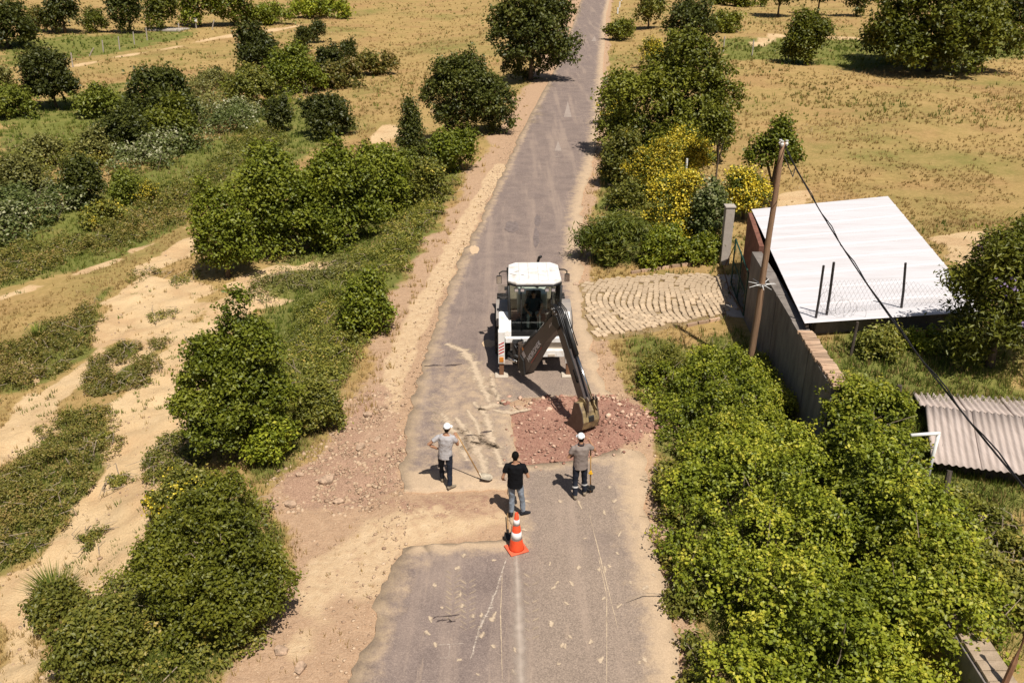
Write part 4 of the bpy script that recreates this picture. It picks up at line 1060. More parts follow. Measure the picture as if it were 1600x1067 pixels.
# gate
pil = empty("gate_pillar", (*ground(1131, 412)[:2], 0), 0, "tall square concrete gate pillar beside the flowering bush", "pillar")
MB().box((0, 0, 1.15), (0.36, 0.36, 2.5)).build("shaft", CONC2, pil, bevel=0.02)
MB().box((0, 0, 2.43), (0.42, 0.42, 0.06)).build("cap", CONC2, pil, bevel=0.01)
gate = empty("gate", (0, 0, 0), 0, "open green metal gate with wire mesh leaning between pillar and wall", "gate")
g0, g1 = Vector(ray0(1143, 445)).to_3d() + Vector((0.0, 0.1, 0.05)), Vector(ray0(1163, 498)).to_3d() + Vector((0, 0.15, 0.05))
up = Vector((0, 0, 1.75))
def bar(a, b, r, name, m, parent): return MB().tube([a, b], r, 6).build(name, m, parent)
for a, b, n_ in ((g0, g0 + up, "stile"), (g1, g1 + up * 0.92, "stile"), (g0, g1, "rail"), (g0 + up, g1 + up * 0.92, "rail"), (g0 + up * .5, g1 + up * 0.46, "rail"), (g0.lerp(g1, .5), g0.lerp(g1, .5) + up * .96, "stile")):
    bar(a, b, 0.032, n_, GREENP, gate)
mm = MB()
for i in range(22):
    t = i / 22
    mm.tube([g0.lerp(g1, t), g0.lerp(g1, min(1, t + .3)) + up * .92 * min(1, (1 - t) / .3)], 0.004, 3)
    mm.tube([g0.lerp(g1, t) + up * .94, g0.lerp(g1, min(1, t + .3)) + up * (.94 - .94 * min(1, (1 - t) / .3))], 0.004, 3)
tag(mm.build("wire_mesh", GREENP, gate), kind="stuff")
stay0 = Vector(ray0(1128, 420)).to_3d()
bar(g0 + up * 0.9, stay0 + Vector((0.05, -.25, .2)), 0.018, "brace", RUST, gate)
bar(Vector(ray0(1130, 420)).to_3d() + Vector((0, 0, .05)), Vector(ray0(1141, 463)).to_3d() + Vector((0, 0, .05)), 0.02, "bottom_rail", RUST, gate)
bar(Vector(ray0(1137, 452)).to_3d() + Vector((0, 0, .05)), g1 + Vector((0, 0, 0.1)), 0.02, "brace", RUST, gate)

# utility pole and cable
pb_, pt_ = Vector((7.40, 24.95, -0.3)), Vector((7.54, 24.9, 7.15))
pole = empty("utility_pole", (7.40, 24.95, 0), 0, "rusty brown utility pole with a spiked collar standing before the wall", "utility pole")
po = Vector((7.40, 24.95, 0))
npl = 14
pts = [pb_.lerp(pt_, i / npl) - po + Vector((rng.normal() * .008, rng.normal() * .008, 0)) for i in range(npl + 1)]
MB().tube(pts, [0.115 - 0.045 * i / npl for i in range(npl + 1)], 9).build("shaft", POLEW, pole, smooth=True)
MB().lathe([(0.085, -0.04), (0.115, -0.04), (0.115, 0.05), (0.085, 0.05)], pb_.lerp(pt_, 0.428) - po, n=16).build("collar", GALV, pole)
for i in range(10):
    a = i * 0.628 + 0.2; c = pb_.lerp(pt_, 0.43) - po
    MB().tube([c + Vector((math.cos(a) * .09, math.sin(a) * .09, 0)), c + Vector((math.cos(a) * .4, math.sin(a) * .4, 0.08 * math.sin(i * 2.3)))], [0.014, 0.006], 5).build("spike", WHITEP, pole)
for i in range(3):
    a = i * 2.1; t = pt_ - po + Vector((math.cos(a) * .1, math.sin(a) * .1, -0.1))
    MB().tube([t, t + Vector((0, 0, .06)), t + Vector((0, 0, .1)), t + Vector((0, 0, .15))], [0.03, 0.05, 0.03, 0.045], 8).build("insulator", WHITEP, pole)
def cable_pts(A, B, sag, n=40, kink=None):
    return [A.lerp(B, i / n) - Vector((0, 0, sag * 4 * (i / n) * (1 - i / n))) for i in range(n + 1)]
A, B = pt_ + Vector((0.05, 0, -0.12)), Vector((6.55, 6.0, 6.1))
cw = empty("overhead_cable", A, 0, "black overhead cable hanging from the utility pole across the white roof", "cable")
cp = cable_pts(A, B, 0.55)
MB().tube([p - A for p in cp], 0.015, 6).build("strand", WIREM, cw, smooth=True)
MB().tube([p - A + Vector((0.02 * math.sin(i * 1.3), 0, 0.03 + 0.02 * math.cos(i * 1.7))) for i, p in enumerate(cp)], 0.012, 5).build("strand", WIREM, cw, smooth=True)
s2 = pt_ + Vector((0.0, 0, -0.25))
MB().tube([s2 - A, s2 - A + Vector((.3, -.3, -.65)), cp[3] - A + Vector((0, 0, -.02)), cp[5] - A], 0.014, 5).build("strand", WIREM, cw, smooth=True)

# fence posts and wire in the yard
FP = "fence posts of the yard"
def post(pb, pt, zt, r, m, lab, nm="fence_post", z0=0.0, Y=None):
    x0, y0 = ray0(*pb, z0) if Y is None else (None, None)
    w = HCAM - zt
    v = (pt[1] - 533.5) / FPX; yt = w * (CP - v * SP) / (SP + v * CP); xt = (pt[0] - 800) / FPX * (yt * CP + w * SP)
    root = empty(nm, (x0, y0, z0), 0, lab, "post", FP)
    d = Vector((xt - x0, yt - y0, zt - z0))
    d = Vector((max(-.5, min(.5, d.x)), max(-.5, min(.5, d.y)), d.z))
    MB().tube([(0, 0, -0.2), d * 0.5 + Vector((0.012, 0, 0)), d], [r * 1.05, r, r * 0.95], 7).build("shaft", m, root)
    return Vector((x0, y0, z0)), Vector((x0, y0, z0)) + d
fa = [post((1272, 513), (1287, 415), 4.35, 0.035, POSTM, "dark slanting fence post at the corner of the white roof, left of two", z0=2.4),
      post((1289, 508), (1303, 410), 4.4, 0.038, POSTM, "dark fence post at the corner of the white roof, right of two", z0=2.4),
      post((1407, 497), (1415, 411), 4.2, 0.036, POSTM, "dark fence post in the middle of the white roof's front edge", z0=2.45)]
post((1326, 566), (1340, 503), 3.1, 0.04, DKWOOD, "thin leaning wooden post in the yard beside the brick-topped wall", z0=1.9)
post((1398, 660), (1406, 602), 2.6, 0.06, DKWOOD, "stubby dark wooden post by the corner of the corrugated roof", z0=1.55)
post((1466, 815), (1484, 735), 2.2, 0.065, DKWOOD, "leaning dark wooden post below the corrugated roof", z0=1.15)
post((1560, 1085), (1606, 985), 2.5, 0.05, RUST, "brown leaning post behind the low wall in the corner", z0=1.3)
net = empty("chain_link_fence", fa[0][0], 0, "thin chain-link netting strung before the white roof", "fence")
nb = MB(); o0 = fa[0][0]
for (p0, p1), (q0, q1) in ((fa[0], fa[1]), (fa[1], fa[2]), (fa[2], (fa[2][0] + Vector((1.9, .2, 0)), fa[2][0] + Vector((1.95, .25, .8))))):
    ln = (q0 - p0).length; n = max(3, int(ln / 0.13))
    for i in range(-5, n):
        for sg in (0, 1):
            t0, t1 = i / n, (i + 5) / n; f0, f1 = 0.04, 0.72
            if t0 < 0: f0 += (f1 - f0) * (-t0) / (t1 - t0); t0 = 0
            if t1 > 1: f1 -= (f1 - f0) * (t1 - 1) / (t1 - t0); t1 = 1
            a = p0.lerp(q0, t0).lerp(p1.lerp(q1, t0), f0 if sg else 0.76 - f0); b = p0.lerp(q0, t1).lerp(p1.lerp(q1, t1), f1 if sg else 0.76 - f1)
            nb.tube([a - o0, b - o0], 0.0028, 3, cap=False)
tag(nb.build("netting", GALV, net), kind="stuff")
cl = MB(); c0 = fa[0][0] + Vector((0.2, 0, .3))
cl.tube([c0 - o0 + Vector((0.25 * t + 0.25 * math.cos(t * 7), 0.08 * math.sin(t * 3), 0.55 - 0.12 * t + 0.28 * math.sin(t * 7))) for t in np.linspace(0, 4.2, 90)], 0.005, 3)
cl.build("barbed_coil", GALV, net)

# corrugated low shed at the right edge
lo_s = empty("low_shed", (11.5, 18.6, 1.3), 0, "low shed with a grey-brown corrugated gable roof at the right edge", "shed")
LO = Vector((11.5, 18.6, 1.3)); ax = Vector((2.25, -0.62, 0)).normalized()
def corr(a, b, d, n_sheets):
    """corrugated sheets between eave/ridge lines a->b (along ax) down to a+d"""
    Lx = (b - a).length
    for i in range(n_sheets):
        x0, x1 = Lx * i / n_sheets - 0.02, Lx * (i + 1) / n_sheets + 0.02
        K = 44; vs, fs = [], []
        for r_ in range(4):
            for k in range(K + 1):
                x = x0 + (x1 - x0) * k / K
                h = 0.024 * math.sin(x / 0.15 * 2 * math.pi) + 0.007 * (i % 2)
                vs.append(a + (b - a).normalized() * x + d * (r_ / 3) + Vector((0, 0, h - 0.03 * math.sin(r_ / 3 * math.pi))) - LO)
        for r_ in range(3):
            for k in range(K): fs.append((r_ * (K + 1) + k, r_ * (K + 1) + k + 1, (r_ + 1) * (K + 1) + k + 1, (r_ + 1) * (K + 1) + k))
        o = MB().add(vs, fs).build("roof_sheet", ASBEST, lo_s, smooth=True)
        md = o.modifiers.new("solid", 'SOLIDIFY'); md.thickness = 0.01
rg0 = Vector((10.03, 19.0, 2.1)); rg1 = rg0 + ax * 6.2
corr(rg0, rg1, Vector((-0.62, -2.0, -0.35)), 6)
corr(rg0 + Vector((-.12, 0, -.012)) , rg1, Vector((0.5, 1.8, -0.35)), 6)
for a, b in ((rg0 + Vector((-.35, -1.8, -1.55)), rg0 + Vector((.45, 1.6, -1.55))), (rg1 + Vector((-.6, -1.8, -1.55)), rg1 + Vector((.2, 1.6, -1.55)))):
    d = ax * 0.12
    MB().prism([a - LO, b - LO, b - LO + Vector((0, 0, 1.2)), (a + b) / 2 - LO + Vector((0, 0, 1.48)), a - LO + Vector((0, 0, 1.2))], d).build("gable_wall", DKWOOD, lo_s)
for a, b in ((rg0 + Vector((-.3, -1.75, -1.55)), rg1 + Vector((-.6, -1.75, -1.55))), (rg0 + Vector((.4, 1.5, -1.55)), rg1 + Vector((.2, 1.5, -1.55)))):
    MB().prism([a - LO, b - LO, b - LO + Vector((0.02, .1, 0)), a - LO + Vector((.02, .1, 0))], (0, 0, 1.2)).build("side_wall", DKWOOD, lo_s)
wp = Vector(ground(1448, 752))
fr = empty("white_pipe_frame", wp, 0, "bent white pipe standing by the corrugated roof corner", "pipe")
MB().tube([(0, 0, -.1), (0.02, 0.03, 0.6), (0.05, 0.05, 1.22)], 0.04, 8).build("upright", WHITEP, fr, smooth=True)
MB().tube([(0.07, 0.05, 1.22), (-0.2, 0.03, 1.215), (-0.58, 0.0, 1.20)], 0.04, 8).build("crossbar", WHITEP, fr, smooth=True)

# white stakes, pale blue sheet, far fences
SK = "pale stakes and far fence posts"
def stake(px, py, h, lab, r=0.05, m=WHITEP, grp=SK, lean=0.0):
    x, y, z = ground(px, py)
    s = empty("stake", (x, y, z), 0, lab, "post", grp)
    MB().tube([(0, 0, -.2), (lean * .5, 0, h * .5), (lean, 0, h)], r, 6).build("shaft", m, s)
stake(1070, 292, 1.5, "tall white stake beside the yellow broom", 0.055)
stake(1091, 288, 0.75, "short white stake right of the tall one by the broom", 0.05)
stake(1056, 262, 1.3, "white stake half hidden in the topmost broom", 0.04)
for i, (px, py, lab) in enumerate([(114, 106, "at the near end of the left field fence"), (162, 84, "second of the left field fence"), (187, 78, "third of the left field fence"),
                                   (210, 70, "fourth of the left field fence"), (230, 63, "last of the left field fence before the pale slab")]):
    stake(px, py, 1.5, "thin pale fence post, " + lab, 0.07, CONC2, lean=0.1)
stake(138, 90, 1.0, "slanting pale strut in the left field fence", 0.07, CONC2, lean=0.8)
stake(331, 47, 1.3, "pale post with a bracing strut under the shaded top left trees", 0.08, CONC2, lean=0.5)
stake(280, 47, 0.9, "short pale post at the end of the pale slab", 0.08, CONC2)
for i, (px, py, lab) in enumerate([(1130, 82, "left of the far right fence"), (1175, 88, "middle of the far right fence"), (1231, 94, "right of the far right fence beside the bluish tree")]):
    stake(px, py, 1.6, "grey fence post, " + lab, 0.07, CONC2)
for i, (px, py) in enumerate([(965, 22), (968, 12), (971, 2)]):
    stake(px, py, 0.9, "pale roadside post far up, " + ["nearest of three", "middle of three", "farthest of three"][i], 0.12, WHITEP)
x, y, z = ground(307, 46)
wpn = empty("standing_sign", (x, y, z), 0, "small white-topped post standing by the shaded top left fence", "post")
MB().tube([(0, 0, -.1), (0, 0, 1.0)], 0.07, 6).build("shaft", CONC2, wpn); MB().box((0, 0, 1.2), (0.45, 0.12, 0.5)).build("panel", WHITEP, wpn, bevel=0.02)
x, y, z = ground(265, 48)
slab = empty("pale_slab", (x, y, z), -0.25, "flat pale stone slab at the edge of the upper left field", "slab")
MB().prism([(-2.4, -1.6, 0), (2.5, -1.0, 0), (2.2, 1.6, 0), (-1.0, 1.9, 0)], (0, 0, 0.22)).build("top", CONC2, slab, bevel=0.03)
x, y, z = ground(1084, 262)
sheet = empty("tarpaulin", (x, y + .8, z), 0, "pale blue sheet showing between the broom and the dense tree", "tarpaulin")
tv = MB(); K = 8
vs = [Vector((-.5 + i / K * 1.0, -.3 + .6 * j / K, 1.7 * math.sin(math.pi * (0.2 + .6 * i / K)) + .12 * math.sin(i * 2.1 + j * 1.3))) for j in range(K + 1) for i in range(K + 1)]
tv.add(vs, [(j * (K + 1) + i, j * (K + 1) + i + 1, (j + 1) * (K + 1) + i + 1, (j + 1) * (K + 1) + i) for j in range(K) for i in range(K)])
tv.build("cloth", BLUET, sheet, smooth=True)

# cobbled driveway: single stones laid in bowed rows
drive = empty("driveway", (0, 0, 0), 0)
tag(drive, "cobbled driveway of worn buff stones in bowed rows", kind="structure")
stv = []
for s_ in range(4):
    r_ = np.random.default_rng(70 + s_)
    mb = MB(); a = [(-.5 + r_.normal() * .05, -.5 + r_.normal() * .05), (.5 + r_.normal() * .05, -.5 + r_.normal() * .05), (.5 + r_.normal() * .05, .5 + r_.normal() * .05), (-.5 + r_.normal() * .05, .5 + r_.normal() * .05)]
    b = [(p[0] * .86, p[1] * .86) for p in a]
    mb.add([(*p, 0) for p in a] + [(*p, .6 + r_.normal() * .06) for p in a] + [(*p, 1 + r_.normal() * .06) for p in b],
           [(0, 1, 5, 4), (1, 2, 6, 5), (2, 3, 7, 6), (3, 0, 4, 7), (4, 5, 9, 8), (5, 6, 10, 9), (6, 7, 11, 10), (7, 4, 8, 11), (8, 9, 10, 11)])
    me = bpy.data.meshes.new("paving_stone"); me.from_pydata(mb.v, [], mb.f); me.materials.append(STONE); stv.append(me)
COBX = [(-.12, 0)]
rng = np.random.default_rng(77); ns = 0
x0c, x1c = min(p[0] for p in COBBLE), max(p[0] for p in COBBLE); y0c, y1c = min(p[1] for p in COBBLE), max(p[1] for p in COBBLE)
ym = (y0c + y1c) / 2
xr = x0c - 1.5; laid = []
while xr < x1c + 0.5:
    y = y0c
    while y < y1c:
        ly = 0.20 + 0.07 * rng.random()
        x = xr + 0.85 * ((y - ym) / 3.0) ** 2 + 0.10 * math.sin(y * 1.7 + xr) + rng.normal() * .008
        if sdist(x, y, COBBLE) + 0.12 * rng.random() < -0.02 and x > XR(y) + 0.10 and rng.random() > 0.03:
            laid.append((x, y + ly / 2, hz(x, y) + 0.008 + 0.008 * rng.random(), 0.185 * (1 + rng.normal() * .06), ly * (0.84 + .08 * rng.random()), 0.055 + 0.02 * rng.random(), math.atan2(-1.7 * (y - ym) / 9.0, 1) + rng.normal() * .05, int(rng.integers(4))))
        y += ly
    xr += 0.215
laid.sort(key=lambda q: q[1]); rest = MB(); ns = len(laid)
for i, (x, y, z, sx, sy, sz, a, k) in enumerate(laid):
    if i < 300:
        o = bpy.data.objects.new("paving_stone", stv[k]); COL.objects.link(o); o.parent = drive
        o.location = (x, y, z); o.scale = (sx, sy, sz); o.rotation_euler = (rng.normal() * .02, rng.normal() * .02, a)
    else:
        M = Matrix.Translation((x, y, z)) @ Matrix.Rotation(a, 4, 'Z') @ Matrix.Diagonal((sx, sy, sz, 1))
        rest.add([M @ v.co for v in stv[k].vertices], [tuple(p.vertices) for p in stv[k].polygons])
tag(rest.build("paving_stones", STONE, drive), kind="stuff")
print("stones", ns)
# threshold slab of the driveway and its brick edging
MB().prism([(*ray0(1122, 430), -.05), (*ray0(1158, 430), -.05), (*ray0(1168, 498), -.05), (*ray0(1136, 495), -.05)], (0, 0, 0.085)).build("threshold_slab", CONC2, drive)
kb = MB().box((0, 0, 0), (0.42, 0.1, 0.14)).build("edging_brick", BRICK, drive, bevel=0.01); k = 0
for a, b in (((985, 428), (1110, 409)), ((1072, 511), (1125, 500))):
    A, B = Vector(ray0(*a)), Vector(ray0(*b)); n = int((B - A).length / 0.45)
    for i in range(n):
        o = kb if k == 0 else kb.copy()
        if k: COL.objects.link(o)
        p = A.lerp(B, (i + .5) / n); d = B - A
        o.location = (p.x, p.y, 0.04); o.rotation_euler = (0, 0, math.atan2(d.y, d.x) + rng.normal() * .05); k += 1

# ------------------------------------------------------------------ grass, rubble, dust
def blades(name, label, x, y, m, h0, h1, seed, nb=7, wf=0.05, spread=0.5, lean=0.55):
    rng = np.random.default_rng(seed); n = len(x)
    dist = y * CP + HCAM * SP
    hh = (h0 + (h1 - h0) * rng.random(n)) * np.clip(dist / 45.0, 1.0, 1.5)
    tint0 = fbm(x / 5.0, y / 5.0, seed, 3)
    X = np.repeat(x, nb); Y = np.repeat(y, nb); Hh = np.repeat(hh, nb) * (0.6 + 0.6 * rng.random(n * nb)); D = np.repeat(dist, nb)
    a = rng.random(n * nb) * 6.283
    sp = Hh * spread
    bx = X + np.cos(a) * sp * rng.random(n * nb); by = Y + np.sin(a) * sp * rng.random(n * nb)
    w = np.maximum(Hh * wf, D / FPX * 0.75)
    a2 = rng.random(n * nb) * 6.283
    bz = height(bx, by) - 0.01
    tx = bx + np.cos(a) * Hh * lean * rng.random(n * nb); ty = by + np.sin(a) * Hh * lean * rng.random(n * nb)
    v = np.stack([np.c_[bx - np.cos(a2) * w, by - np.sin(a2) * w, bz], np.c_[bx + np.cos(a2) * w, by + np.sin(a2) * w, bz], np.c_[tx, ty, bz + Hh]], 1).reshape(-1, 3)
    f = np.arange(n * nb * 3).reshape(-1, 3)
    tint = np.clip(np.repeat(tint0, nb) * 1.1 - 0.1 + (rng.random(n * nb) - 0.5) * 0.55, 0, 1)
    NTRI[0] += len(f)
    o = mesh_np(name, v, f, m, None, attrs={"tint": ('FACE', tint)})
    return tag(o, label, kind="stuff")

def scatter(n, seed, y0=12.0, y1=210.0, pw=1.0):
    rng = np.random.default_rng(seed); u = rng.random(n)
    y = (y0 ** -pw + u * (y1 ** -pw - y0 ** -pw)) ** (-1 / pw)
    x = (rng.random(n) * 2 - 1) * (0.60 * (y * CP + HCAM * SP) + 2.5)
    return x, y
def inscatter(n, poly, seed, pad=0.4):
    rng = np.random.default_rng(seed); P = np.array(poly); lo, hi = P.min(0) - pad, P.max(0) + pad
    p = lo + (hi - lo) * rng.random((n, 2)); k = sdist(p[:, 0], p[:, 1], poly) < pad * rng.random(n)
    return p[k, 0], p[k, 1]
x, y = scatter(105000, 900, pw=0.45)
Z = zones(x, y)
onroad = (x > XL(y) - 0.15) & (x < XR(y) + 0.1)
incob = sdist(x, y, COBBLE) < 0.05
inshed = (inpoly(x, y, [(8.2, 22.6), (9.1, 33.2), (14.8, 34.5), (13.1, 23.1)])) | ((np.abs(x - (8.12 - 0.044 * (24 - y))) < 0.35) & (y < 29.2))
free = ~onroad & ~incob & ~inshed & (Z["red"] < 0.3) & (Z["rubble"] < 0.5)
rr = np.random.default_rng(5).random(len(x))
bare = np.maximum(np.maximum(Z["sand"], Z["shoulder"]), Z["pale"])
pd = free & (rr > bare * 0.97) & (rr < 1.05 - 0.55 * Z["green"]) & (fbm(x / 3.5, y / 3.5, 99, 4) + 0.25 * (rr - 0.5) > 0.44)
blades("dry_grass", "golden dry grass over the fields", x[pd], y[pd], DRYG, 0.08, 0.19, 901, nb=5)
pg = free & (rr > bare * 1.02) & ((rr < Z["green"] * 0.9) | (rr < 0.16 * sstep(0.5, 0.62, fbm(x / 11.0, y / 11.0, 98, 3))))
blades("green_grass", "green and yellowing grass on the verges and in the yard", x[pg], y[pg], GREENG, 0.12, 0.28, 902, nb=5)
x, y = scatter(9000, 903, y1=60, pw=0.8)
dl = XL(y) - x; dr = x - XR(y)
pe = ((dl > 1.0) & (dl < 3.2) & (y > 22)) | ((dr > 0.15) & (dr < 1.2) & (y > 26)); pe &= ~(sdist(x, y, COBBLE) < 0.1)
blades("verge_grass", "straw-coloured grass fringe along the road shoulders", x[pe], y[pe], DRYG, 0.12, 0.32, 904, nb=9)
jx, jy = inscatter(900, COBBLE, 991, 0.25); k = (fbm(jx / 0.9, jy / 0.9, 992, 3) > 0.52) & (jx > XR(jy) + .1)
blades("joint_weeds", "dry weeds in the joints of the cobbles", jx[k], jy[k], DRYG, 0.05, 0.12, 993, nb=6, spread=0.8)
for i, (px, py, h, n, mm, lab) in enumerate([(88, 935, 0.75, 260, GREENG, "spiky grey grass tussock on the slope at the lower left"), (520, 470, 0.7, 160, GREENG, "tall thin grass tussock beside the dark compact shrub"),
                                             (1120, 395, 0.5, 120, GREENG, "pale grass tuft at the foot of the gate pillar"), (60, 530, 0.6, 180, GREENG, "broad grass tussock in the dark heath at the left edge"),
                                             (1035, 590, 0.6, 160, GREENG, "soft green grass tussock between cobbles and brambles")]):
    gx0, gy0, gz0 = ground(px, py); r_ = np.random.default_rng(950 + i)
    a = r_.random(n) * 6.283; q = r_.random(n) * 0.28; lean = (0.25 + 0.75 * r_.random(n)) * h * 0.8
    b = np.c_[np.cos(a) * q, np.sin(a) * q, np.zeros(n)]; t = np.c_[np.cos(a) * (q + lean), np.sin(a) * (q + lean), h * (0.55 + 0.5 * r_.random(n))]
    mdl = (b + t) / 2 + np.c_[np.zeros(n), np.zeros(n), np.full(n, h * .16)]; s_ = np.c_[-np.sin(a), np.cos(a), np.zeros(n)] * 0.012
    v = np.stack([b - s_, b + s_, mdl + s_ * .8, t, mdl - s_ * .8], 1).reshape(-1, 3); k5 = np.arange(n)[:, None] * 5
    f = np.concatenate([k5 + np.array([[0, 1, 2]]), k5 + np.array([[0, 2, 4]]), k5 + np.array([[4, 2, 3]])])
    tt = r_.random(n)
    root = empty("grass_tussock", (gx0, gy0, gz0 - .02), 0, lab, "grass")
    tag(mesh_np("blades", v, f, mm, root, attrs={"tint": ('FACE', np.concatenate([tt, tt, tt]))}), kind="stuff")

def stones(name, label, x, y, size, m, seed, zadd=0.0, parent=None):
    rng = np.random.default_rng(seed); n = len(x)
    t = (1 + 5 ** 0.5) / 2
    base = np.array([(0, 0, 1), (.9, 0, .35), (.28, .85, .35), (-.72, .53, .35), (-.72, -.53, .35), (.28, -.85, .35), (.7, .5, -.5), (-.27, .83, -.5), (-.87, 0, -.5), (-.27, -.83, -.5), (.7, -.5, -.5)])
    tri = [(0, 1, 2), (0, 2, 3), (0, 3, 4), (0, 4, 5), (0, 5, 1), (1, 6, 2), (2, 6, 7), (2, 7, 3), (3, 7, 8), (3, 8, 4), (4, 8, 9), (4, 9, 5), (5, 9, 10), (5, 10, 1), (1, 10, 6)]
    v = base[None] * (0.65 + 0.7 * rng.random((n, 11, 1))) * (size[:, None, None]) * np.stack([0.8 + .6 * rng.random(n), 0.8 + .6 * rng.random(n), 0.45 + .35 * rng.random(n)], 1)[:, None]
    a = rng.random(n) * 6.283; c, s_ = np.cos(a)[:, None], np.sin(a)[:, None]
    v = np.stack([v[..., 0] * c - v[..., 1] * s_, v[..., 0] * s_ + v[..., 1] * c, v[..., 2]], -1)
    v = v + np.stack([x, y, height(x, y) + heaps(x, y) + size * 0.2 + zadd], 1)[:, None]
    f = (np.arange(n)[:, None, None] * 11 + np.array(tri)[None]).reshape(-1, 3)
    NTRI[0] += len(f)
    return tag(mesh_np(name, v.reshape(-1, 3), f, m, parent, attrs={"tint": ('FACE', np.repeat(rng.random(n), 15))}), label, kind="stuff")
PINK = leafmat("stone_pink", [(0.0, (0.30, 0.195, 0.13)), (0.5, (0.46, 0.315, 0.20)), (1.0, (0.58, 0.42, 0.28))], trans=0.0, rough=0.95, spec=0.1)
REDS = leafmat("stone_red", [(0.0, (0.19, 0.09, 0.065)), (0.5, (0.34, 0.18, 0.125)), (1.0, (0.55, 0.38, 0.27))], trans=0.0, rough=0.95, spec=0.1)
rg = np.random.default_rng(61)
x, y = inscatter(7000, RUBBLE, 62); k = (x < XL(y) + 0.1); x, y = x[k], y[k]
stones("rubble", "pinkish broken stones strewn on the left shoulder", x, y, 0.012 + 0.055 * rg.random(len(x)) ** 5, PINK, 63, 0.0)
x, y = inscatter(11000, CONSTR, 64, 0.2); k = (x < XL(y) - 0.05) | (sdist(x, y, TRENCH) < -0.05); x, y = x[k], y[k]
stones("gravel", "loose gravel over the sandy excavation", x, y, 0.008 + 0.03 * rg.random(len(x)) ** 6, PINK, 65, 0.0)
x, y = inscatter(3200, DUG, 66, 0.4); k = (sdist(x, y, DUG) < 0.0) | (rg.random(len(x)) < 0.45); x, y = x[k], y[k]
top = np.where(sdist(x, y, DUG) > 0, np.where(x < XR(y), 0.075, 0.0), 0.02)
stones("red_rubble", "red broken stones in the dug-up patch", x, y, 0.008 + 0.042 * rg.random(len(x)) ** 6, REDS, 67, top)
x = np.concatenate([3.4 + rg.normal(size=200) * .6, 1.5 + rg.normal(size=150) * 1.0]); y = np.concatenate([21.5 + rg.normal(size=200) * .5, 22.75 + rg.normal(size=150) * .16])
stones("spoil_heap", "heaped red-brown spoil beside the bucket", x, y, 0.02 + 0.06 * rg.random(len(x)) ** 4, REDS, 68, 0.03)
ys = rg.random(2600) * 50 + 12; side = rg.random(2600) < 0.6
xs = np.where(side, XL(ys) - np.abs(rg.normal(size=2600)) * .5 + .1, XR(ys) + np.abs(rg.normal(size=2600)) * .35 - .1)
stones("edge_gravel", "fine gravel along both crumbling asphalt edges", xs, ys, 0.012 + 0.03 * rg.random(2600) ** 3, PINK, 69, 0.03)
CH = "broken asphalt chunks along the rubble"
cm = mat("asphalt_chunk", (0.44, 0.30, 0.20), rough=0.95, scale=9, var=0.3, bump=0.5)
for i, (a, b, lab) in enumerate([(565, 700, "on the rubble top below the pale wheel track"), (470, 745, "at the bush side of the rubble"), (512, 752, "in the middle of the rubble, largest of them"), (590, 690, "at the road side of the rubble"),
                                 (455, 790, "lowest, where rubble meets the sandy dirt"), (530, 785, "on the sandy dirt under the rubble"), (575, 650, "highest, beside the bank weeds"), (440, 1020, "near the bottom edge beside the big bush"),
                                 (470, 1045, "near the bottom edge, right of a pair"), (900, 447, "at the road edge by the cobbled driveway"), (812, 641, "at the top left corner of the dug patch"), (838, 633, "on the upper lip of the dug patch"), (868, 629, "on the upper lip of the dug patch near the bucket"), (1010, 668, "at the right end of the dug patch"), (985, 640, "on the spoil right of the bucket")]):
    gx0, gy0, gz0 = ground(a, b); r_ = np.random.default_rng(970 + i)
    mb = MB(); n = 7; sz = (0.13 if "largest" in lab else 0.08) + 0.04 * r_.random()
    pl = [(math.cos(q) * sz * (0.7 + .6 * r_.random()) * 1.3, math.sin(q) * sz * (0.7 + .6 * r_.random())) for q in np.linspace(0, 6.283, n + 1)[:-1]]
    mb.prism([(p[0], p[1], 0) for p in pl], (0.02, 0.0, 0.05 + 0.03 * r_.random()))
    o = mb.build("asphalt_chunk", cm, None, bevel=0.008); o.location = (gx0, gy0, gz0 + 0.03); o.rotation_euler = (r_.normal() * .2, r_.normal() * .2, r_.random() * 6)
    tag(o, "flat broken stone chunk " + lab, "chunk", CH)

x, y = scatter(9000, 71, y0=13, y1=48, pw=0.8); k = (zones(x, y)["sand"] > 0.4) & (x < -5); x, y = x[k], y[k]
stones("sand_pebbles", "small stones on the sandy tracks", x, y, 0.010 + 0.04 * rg.random(len(x)) ** 5, PINK, 72, 0.0)
k = fbm(x / 1.1, y / 1.1, 73, 3) > 0.56
blades("sparse_weeds", "sparse weeds on the sandy tracks", x[k], y[k], GREENG, 0.06, 0.16, 74, nb=9, spread=1.0)
